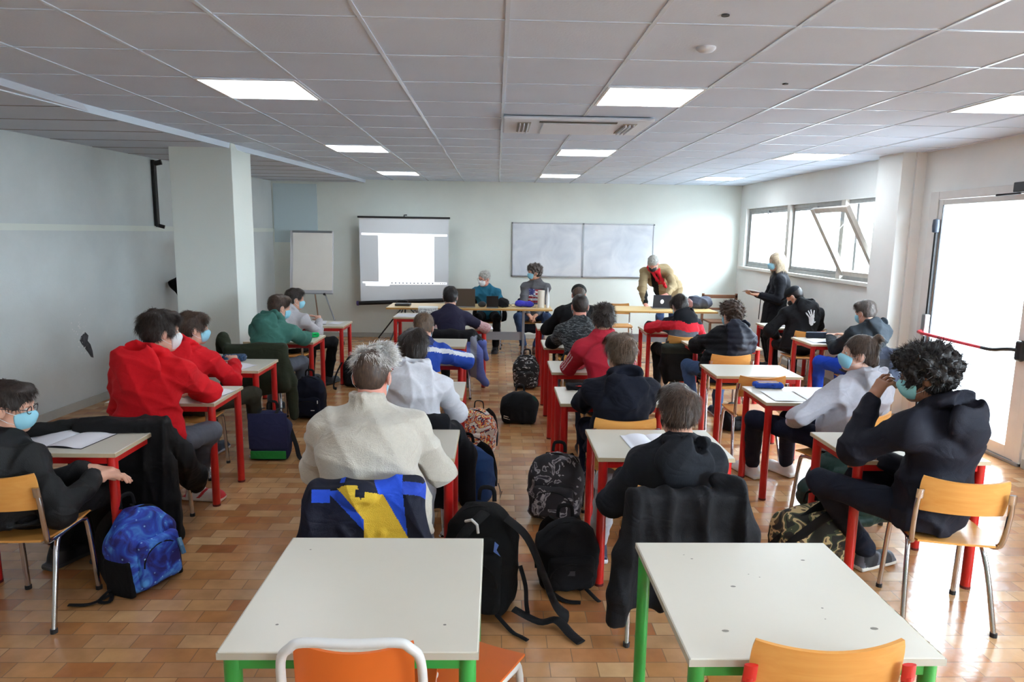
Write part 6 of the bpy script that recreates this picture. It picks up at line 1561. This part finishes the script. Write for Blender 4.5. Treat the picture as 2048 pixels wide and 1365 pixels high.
strap(r0, b0, [(-0.04, 3.10, 0.51), (-0.14, 3.00, 0.44), (-0.2, 3.02, 0.30), (-0.2, 3.08, 0.1)], 0.034, 0.010, name='shoulder_strap')
strap(r0, b0, [(0.10, 3.02, 0.06), (0.22, 2.96, 0.03), (0.30, 2.95, 0.045), (0.36, 2.88, 0.018), (0.40, 2.82, 0.014)], 0.026, 0.006)
strap(r0, b0, [(0.02, 3.0, 0.04), (0.09, 2.91, 0.012), (0.13, 2.87, 0.012), (0.16, 2.84, 0.012)], 0.012)
strap(r0, b0, [(0.13, 3.06, 0.26), (0.155, 3.02, 0.18), (0.16, 3.0, 0.1), (0.17, 3.02, 0.03)], 0.012)
MB().tube([V(-0.13, 3.02, 0.50) - b0, V(-0.10, 2.99, 0.52) - b0, V(-0.075, 2.98, 0.50) - b0, V(-0.07, 2.98, 0.46) - b0], 0.007, 8).build('bottle_loop', mat('loop_grey', (190, 190, 188)), r0)
r0, Q, b0 = bag('small plain black backpack on the tiles between the two foreground desks', (0.385, 3.36), 6, 0.30, 0.36, 0.20, fabric('bag_smallblack', (23, 23, 27)), near=1, seed=8, pocket=0.55,
    logo=lambda root, Q, b: MB().box((-0.03, -0.146, 0.125), (0.03, -0.142, 0.15)).build('woven_badge', mat('badge_dark', (46, 46, 50)), root))
strap(r0, b0, [(0.29, 3.24, 0.03), (0.36, 3.18, 0.012), (0.44, 3.16, 0.012)], 0.016)
strap(r0, b0, [(0.48, 3.26, 0.03), (0.52, 3.20, 0.012), (0.535, 3.17, 0.012)], 0.013)
bag('black backpack with pale floral print leaning on the red leg', (0.40, 4.22), -14, 0.33, 0.43, 0.22, M_MONO, M_MONO, near=1, seed=9, pocket=0.52, lean=6)
r0, Q, b0 = bag('black duffel bag with green lining slumped in the centre aisle', (0.24, 6.50), -6, 0.34, 0.30, 0.24, fabric('duffel_black', (28, 30, 34)), near=2, seed=10, pocket=0, name='duffel_bag', straps='none', zips=False,
    logo=lambda root, Q, b: MB().tube([Q(-0.14, -0.118, 0.085) - b, Q(-0.08, -0.120, 0.07) - b, Q(-0.08, -0.120, 0.05) - b, Q(-0.14, -0.118, 0.065) - b], 0.004, 6, closed=True).build('label_frame', mat('label_pale', (200, 196, 180)), root))
t = Soft(); t.ell(V(0.37, 6.46, 0.17), (0.05, 0.05, 0.11), k=0.02); t.warp(folds(0.01, 30, 62)); t.build('green_lining', fabric('lining_green', (40, 80, 70)), r0, 0.011, origin=b0)
bag('black backpack with white lettering pattern in the centre aisle', (0.37, 8.02), -10, 0.28, 0.40, 0.19, M_CHK, M_CHK, near=2, seed=11, pocket=0.5)
r0, Q, b0 = bag('camouflage and black backpack lying by the legs of the navy coat', (1.80, 3.66, 0.02), 12, 0.42, 0.33, 0.24, M_CAMO, M_CAMO, near=1, seed=12, pocket=0, straps='none', lean=-12, zips=False)
for q, (yy, zz) in enumerate(((-0.02, 0.0), (0.05, 0.012))):
    MB().tube(bez([Q(-0.23, -0.05 + yy, 0.10) - b0, Q(-0.16, -0.09 + yy, 0.24) - b0, Q(0.0, -0.07 + yy, 0.335 + zz) - b0, Q(0.14, -0.04 + yy, 0.335 + zz) - b0, Q(0.21, -0.02 + yy, 0.27) - b0], 5), 1.0, 8, flat=(0.034, 0.012, (0, 1, 0.3))).build('padded_strap', M_WEB, r0, smooth=True)
bag('tiny dark backpack below the desk of the quilted jacket', (2.28, 6.28), 20, 0.22, 0.20, 0.14, fabric('bag_tiny', (28, 28, 34)), near=2, seed=13, pocket=0.5, straps='none')

# ------------------------------------------------------------------ things on the desks
DZ_ = 0.711
M_PAGE = mat('notebook_page', (226, 226, 232), rough=0.8, var=0.01); M_PAGE2 = mat('notebook_page_left', (218, 220, 228), rough=0.8)  # left pages of open notebooks get a slightly darker page colour
def notebook(label, x, y, rz, w=0.20, h=0.28, z=DZ_, cover=(40, 44, 52), half=False):
    t = thing('notebook', label, 'notebook', (x, y, z), math.radians(rz))
    MB().box((-w if not half else 0, -h/2, 0), (w, h/2, 0.0015)).build('cover', mat('cover_%d_%d_%d' % cover, cover, rough=0.6), t)
    for s in ((-1, 1) if not half else (1,)):
        MB().grid(lambda u, v: (s*(0.001 + (w - 0.004)*u), (v - 0.5)*(h - 0.006), 0.0025 + 0.010*math.sin(min(1, u*1.25)*PI)**0.7*(0.8 if s > 0 else 1.1)), 14, 3, 0.0).build('page_block', M_PAGE if s > 0 else M_PAGE2, t, smooth=True)
    return t
def sheet(label, x, y, rz, w=0.21, h=0.297, z=DZ_, m=None):
    o = MB().grid(lambda u, v: ((u - 0.5)*w, (v - 0.5)*h, 0.001 + 0.002*math.sin(u*5 + v*3)), 6, 6, 0.0006).build('paper_sheet', m or M_PAGE, smooth=True)
    o.location = (x, y, z + 0.002); o.rotation_euler = (0, 0, math.radians(rz)); return prop(o, label, 'paper')
def pencase(label, x, y, rz, L_, W_, H_, m, m2=None, z=DZ_, near=2, lid=None, name='pencil_case'):
    t = thing(name, label, 'pencil case', (x, y, z), math.radians(rz))
    s = Soft(); s.box((0, 0, H_/2 + 0.001), (L_/2, W_/2, H_/2), None, rd=min(W_, H_)*0.38, k=0.01); s.warp(folds(0.003, 50, 700 + int(abs(x*100))))
    s.build('case_body', m, t, 0.005)
    zz = [(math.cos(q)*L_*0.47, math.sin(q)*W_*0.46, H_*0.72) for q in [2*PI*i/24 for i in range(24)]]
    MB().tube(zz, 0.0035, 6, closed=True).build('zip', m2 or M_WEB, t)
    MB().tube([(L_*0.45, 0, H_*0.74), (L_*0.45 + 0.02, 0.005, H_*0.6)], 0.003, 6).build('zip_pull', M_STEEL, t)
    return t
def pen(label, x, y, rz, m, z=DZ_):
    t = thing('pen', label, 'pen', (x, y, z + 0.005), math.radians(rz))
    MB().cyl((-0.07, 0, 0), (0.05, 0, 0), 0.0042, 8).build('barrel', m, t, smooth=True); MB().cyl((0.05, 0, 0), (0.07, 0, 0), 0.004, 8, 0.001).build('tip', M_BLKP, t); return t
notebook('open white notebook on the desk of the person in glasses', -2.28, 3.56, -8, 0.20, 0.27)
t = Soft(); t.chain([V(-2.56, 3.50, 0.745), V(-2.46, 3.62, 0.745), V(-2.32, 3.73, 0.745), V(-2.27, 3.74, 0.742)], [0.036, 0.036, 0.034, 0.028], 0.02).chain([V(-2.52, 3.66, 0.74), V(-2.36, 3.70, 0.742)], [0.03, 0.028], 0.02); t.warp(folds(0.006, 40, 66))
o = t.build('scarf', fabric('scarf_black', (24, 25, 25)), None, 0.007, origin=(-2.42, 3.62, 0.71)); o.location = (-2.42, 3.62, 0.71); prop(o, 'black scarf bunched on the far edge of the desk at the left', 'scarf')
notebook('grey ringed exercise book under the right arm of the broad red hoodie', -1.98, 4.63, -12, 0.15, 0.24, half=True, cover=(120, 130, 128))
pencase('round blue patterned pencil case on the third desk of the left row', -2.24, 5.83, 4, 0.19, 0.10, 0.055, ramp_mat('case_blue_pattern', [(0.0, (30, 48, 74)), (0.5, (52, 84, 120)), (0.6, (24, 34, 54))], scale=60), fabric('case_teal', (34, 62, 72)))
notebook('white exercise book in front of the round blue pencil case', -2.24, 5.62, -16, 0.24, 0.20, half=True, cover=(200, 200, 206))
pen('blue ruler pen lying across the notebook by the round pencil case', -2.27, 5.66, 60, mat('pen_blue', (60, 70, 190), rough=0.4), DZ_ + 0.016)
sheet('white sheet under the arm of the green hoodie', -2.14, 6.98, 5, 0.2, 0.2)
pencase('bright green and black pencil pouch beyond the arm of the green hoodie', -1.92, 7.18, 30, 0.12, 0.06, 0.05, fabric('pouch_green', (20, 170, 90)), M_WEB)
sheet('loose white sheet on the furthest left desk, left one', -2.18, 8.36, 10); sheet('loose white sheet on the furthest left desk near its right edge', -1.95, 8.34, -6, 0.15, 0.21)
pen('dark pen on the furthest left desk', -2.1, 8.18, 10, M_BLKP)
sheet('white sheet at the right elbow of the blue jumper', -0.38, 6.04, 8, 0.16, 0.24)
sheet('white paper pad hanging over the right corner of the navy shirt desk', -0.12, 8.06, 4, 0.17, 0.2)
sheet('white sheet on the desk with the patterned box', -1.2, 9.2, 0, 0.26, 0.28)
bx = thing('patterned_box', 'white box with black speckled sides on the desk below the teachers table', 'box', (-0.92, 9.28, DZ_), 0.05)
MB().box((-0.13, -0.10, 0.0), (0.13, 0.10, 0.10)).build('box_body', ramp_mat('speckled_side', [(0.0, (206, 208, 206)), (0.48, (200, 202, 204)), (0.54, (60, 62, 70)), (0.60, (200, 204, 204))], scale=45, detail=2), bx, bevel=0.006)
MB().box((-0.133, -0.103, 0.098), (0.133, 0.103, 0.112)).build('box_lid', mat('lid_white', (222, 226, 224), rough=0.5), bx, bevel=0.004)
notebook('open white notebook on the nearest desk of the right centre row', 0.86, 3.60, 4, 0.145, 0.24, half=False, cover=(190, 190, 196))
pen('dark pen above the open notebook in the right centre row', 1.02, 3.72, -5, M_BLKP)
sheet('white sheet beyond the head of the charcoal hoodie', 1.06, 3.60, -12, 0.18, 0.25)
pencase('black pencil case with red zip on the second desk of the right centre row', 0.62, 4.86, 2, 0.21, 0.075, 0.045, fabric('case_black', (34, 34, 42)), fabric('case_red', (200, 50, 44)))
sheet('white sheet to the right of the navy hooded jacket', 1.02, 4.76, -8, 0.2, 0.28)
pencase('grey pencil case at the far left corner of the colour block jacket desk', 1.90, 8.27, 0, 0.13, 0.07, 0.055, fabric('case_grey', (120, 118, 122)))
sheet('white sheets under the arms of the colour block jacket', 2.05, 8.16, 6); 
pc = pencase('open blue pencil case full of pens on the desk by the light grey hoodie', 2.05, 4.98, -4, 0.215, 0.09, 0.04, fabric('case_blue', (44, 74, 160)), M_WEB)
for i in range(7):
    c_ = ((230, 226, 220), (150, 60, 60), (60, 60, 70), (210, 210, 214), (190, 150, 110), (60, 90, 170), (230, 230, 230))[i]
    MB().cyl((-0.08, -0.028 + i*0.0095, 0.042 + 0.002*(i % 2)), (0.07, -0.024 + i*0.008, 0.044), 0.004, 6).build('pen', mat('pc%d' % i, c_, rough=0.4), pc)
sheet('white sheet flat on the desk with the blue pencil case, left one', 2.05, 4.70, -2, 0.22, 0.30); sheet('white sheet flat on the desk with the blue pencil case, right one', 2.30, 4.72, -2, 0.24, 0.30)
notebook('open book on the desk by the right pillar', 3.62, 7.30, -4, 0.19, 0.24, cover=(110, 120, 150))
dc = thing('folder_case', 'dark zip folder standing on the far edge of the desk by the right pillar', 'folder', (3.62, 7.55, DZ_))
MB().box((-0.12, -0.02, 0), (0.12, 0.02, 0.065)).build('folder_body', fabric('folder_dark', (46, 52, 68)), dc, bevel=0.01); MB().tube([(-0.118, 0, 0.066), (0.118, 0, 0.066)], 0.004, 6).build('zip', mat('zip_pale', (150, 156, 170)), dc)
sheet('white sheets with a blue drawing on the desk beside the standing person in black', 3.62, 8.66, 5); pen('blue pen on the desk beside the standing person in black', 3.56, 8.62, 20, MATS['pen_blue'])
tb = thing('tissue_box', 'small pale grey box on the floor beside the crimson trainers chair', 'box', (-2.26, 6.35, 0)) if False else None

# teachers' table things
ph = thing('desk_telephone', 'black office telephone at the left end of the left teachers table', 'telephone', (-1.36, 10.02, ZT))
MB().box((-0.11, -0.09, 0), (0.11, 0.09, 0.03)).build('phone_base', M_BLKP, ph, bevel=0.008); MB().tube(bez([(-0.09, 0.02, 0.05), (-0.05, 0.03, 0.062), (0.03, 0.03, 0.062), (0.07, 0.02, 0.05)], 4), 0.016, 8).build('handset', M_BLKM, ph, smooth=True)
MB().box((0.02, -0.07, 0.03), (0.09, 0.0, 0.033)).build('keypad', mat('keypad_grey', (110, 116, 120), rough=0.5), ph)
def laptop(label, x, y, rz, w, h, lidm, z=ZT, open_=105, logo=None):
    t = thing('laptop', label, 'laptop', (x, y, z), math.radians(rz))
    MB().box((-w/2, -0.0, 0), (w/2, h, 0.016)).build('base', mat('laptop_base', (150, 152, 156), rough=0.4, metal=0.5), t, bevel=0.004)
    MB().box((-w/2 + .02, 0.03, 0.016), (w/2 - .02, h*0.55, 0.018)).build('keyboard', M_BLKP, t)
    M_ = Matrix.Translation((0, 0.0, 0.016)) @ Matrix.Rotation(math.radians(90 - open_ + 90), 4, 'X') if False else Matrix.Translation((0, 0.0, 0.014)) @ Matrix.Rotation(math.radians(open_ - 90), 4, 'X')
    l = MB().box((-w/2, -0.004, 0), (w/2, 0.004, h), M_).build('lid', lidm, t, bevel=0.003)
    MB().box((-w/2 + .01, 0.0041, 0.012), (w/2 - .01, 0.0048, h - 0.01), M_).build('screen', mat('screen_lit', (190, 200, 214), rough=0.2, emis=0.5), l)
    if logo: MB().add([M_ @ Vector((logo[0]*math.cos(q), -0.0048, h*0.5 + logo[1]*math.sin(q))) for q in [2*PI*i/18 for i in range(18)]], [tuple(range(18))]).build('round_emblem', mat('emblem_white', (235, 240, 245), rough=0.4, emis=0.5), l)
    return t
laptop('large open laptop with brown grey lid in front of the grey haired person', -0.50, 9.86, 3, 0.40, 0.27, mat('lid_taupe', (86, 78, 70), rough=0.35, metal=0.3))
laptop('small black tablet laptop standing at the middle of the left teachers table', -0.05, 9.80, 0, 0.17, 0.17, M_BLKP)
laptop('dark blue laptop with a round white emblem on the right teachers table', 2.44, 9.98, -4, 0.26, 0.20, mat('lid_navy', (46, 54, 74), rough=0.3, metal=0.4), logo=(0.026, 0.034))
def lump(name, label, cat, parts, m, loc, h=0.009, amp=0.008, fq=30, seed=1, gap=0.002):
    s = Soft()
    for c, r in parts: s.ell(V(*c) + V(*loc), r, k=0.03)
    s.warp(folds(amp, fq, 800 + seed)); s.cut(V(0, 0, loc[2] + gap), V(0, 0, -1), 0.004)
    o = s.build(name, m, None, h, origin=V(*loc)); o.location = loc; return prop(o, label, cat)
lump('hat', 'black cap lying behind the small tablet on the left teachers table', 'hat', [((0, 0, 0.06), (0.10, 0.09, 0.07)), ((0.02, -0.09, 0.015), (0.07, 0.05, 0.012))], fabric('hat_black', (24, 24, 28)), (0.10, 10.0, ZT), seed=2)
lump('earphone_case', 'small black case between tablet and laptop on the left table', 'case', [((0, 0, 0.04), (0.06, 0.03, 0.045))], M_BLKP, (-0.20, 9.92, ZT), amp=0.0, seed=3)
sg = thing('sunglasses', 'pair of dark sunglasses on the left teachers table', 'sunglasses', (0.22, 10.0, ZT + 0.003))
for s in (-1, 1):
    MB().tube([(s*0.035 + 0.028*math.cos(q), 0, 0.022 + 0.02*math.sin(q)) for q in [2*PI*i/12 for i in range(12)]], 0.003, 6, closed=True).build('lens_frame', M_BLKP, sg)
    MB().tube([(s*0.063, 0, 0.026), (s*0.066, 0.12, 0.004)], 0.003, 6).build('temple', M_BLKP, sg)
vb = lump('pouch', 'violet blue fabric pouch on the right end of the left teachers table', 'pouch', [((-0.05, 0, 0.045), (0.09, 0.07, 0.05)), ((0.07, 0, 0.04), (0.09, 0.07, 0.045))], fabric('violet', (64, 62, 170)), (0.41, 10.02, ZT), seed=4)
bt = thing('water_bottle', 'clear plastic water bottle beside the violet pouch', 'bottle', (0.56, 9.93, ZT))
M_PET = glass_mat('clear_plastic', (0.86, 0.90, 0.95)); MB().lathe([(0.002, 0), (0.03, 0.002), (0.032, 0.04), (0.029, 0.08), (0.032, 0.13), (0.024, 0.165), (0.012, 0.185), (0.012, 0.195)], (0, 0, 0), 16).build('bottle_body', M_PET, bt, smooth=True)
MB().lathe([(0.013, 0.19), (0.014, 0.193), (0.014, 0.208), (0.0, 0.209)], (0, 0, 0), 12).build('cap', mat('cap_white', (220, 224, 230)), bt)
cy = thing('paper_roll', 'tall cream cylinder roll standing next to the clear bottle', 'roll', (0.66, 9.95, ZT))
MB().lathe([(0.0, 0), (0.052, 0.001), (0.052, 0.25), (0.020, 0.251), (0.018, 0.24)], (0, 0, 0), 24).build('roll_body', mat('roll_cream', (220, 212, 200), rough=0.8), cy, smooth=True)
dp = thing('dispenser_bottle', 'slim white pointed bottle at the right end of the left teachers table', 'bottle', (0.755, 9.93, ZT))
MB().lathe([(0.0, 0), (0.024, 0.001), (0.026, 0.14), (0.022, 0.18), (0.010, 0.24), (0.004, 0.295), (0.0, 0.297)], (0, 0, 0), 18).build('bottle_body', mat('bottle_white', (226, 228, 230), rough=0.4), dp, smooth=True)
lump('handbag', 'slate grey soft handbag on the right end of the right teachers table', 'bag', [((-0.06, 0, 0.09), (0.12, 0.09, 0.11)), ((0.08, 0, 0.09), (0.12, 0.09, 0.10))], fabric('bag_slate', (66, 70, 84), rough=0.5), (3.02, 10.10, ZT), seed=5, amp=0.012)
lump('leather_bag', 'brown leather bag right beside the dark blue laptop', 'bag', [((0, 0, 0.08), (0.075, 0.06, 0.10))], mat('leather_brown', (96, 52, 38), rough=0.45, var=0.3, vscale=20), (2.64, 10.06, ZT), seed=6)
lump('leather_purse', 'reddish brown leather purse between the leather bag and grey handbag', 'bag', [((0, 0, 0.07), (0.07, 0.05, 0.085))], mat('leather_red', (110, 62, 56), rough=0.45, var=0.3, vscale=20), (2.83, 9.98, ZT), seed=7)
# papers in the woman's hands
root, A, b = rel('A4', 'papers')
o = MB().grid(lambda u, v: (-0.11 + 0.22*u, -0.08 + 0.15*v, 0.004*math.sin(u*4)), 5, 4, 0.004).build('paper_bundle', M_PAGE, smooth=True); o.location = (3.50, 9.28, 1.085); o.rotation_euler = (-0.25, 0.16, 0.1); prop(o, 'folded white papers held by the standing blonde person', 'paper')
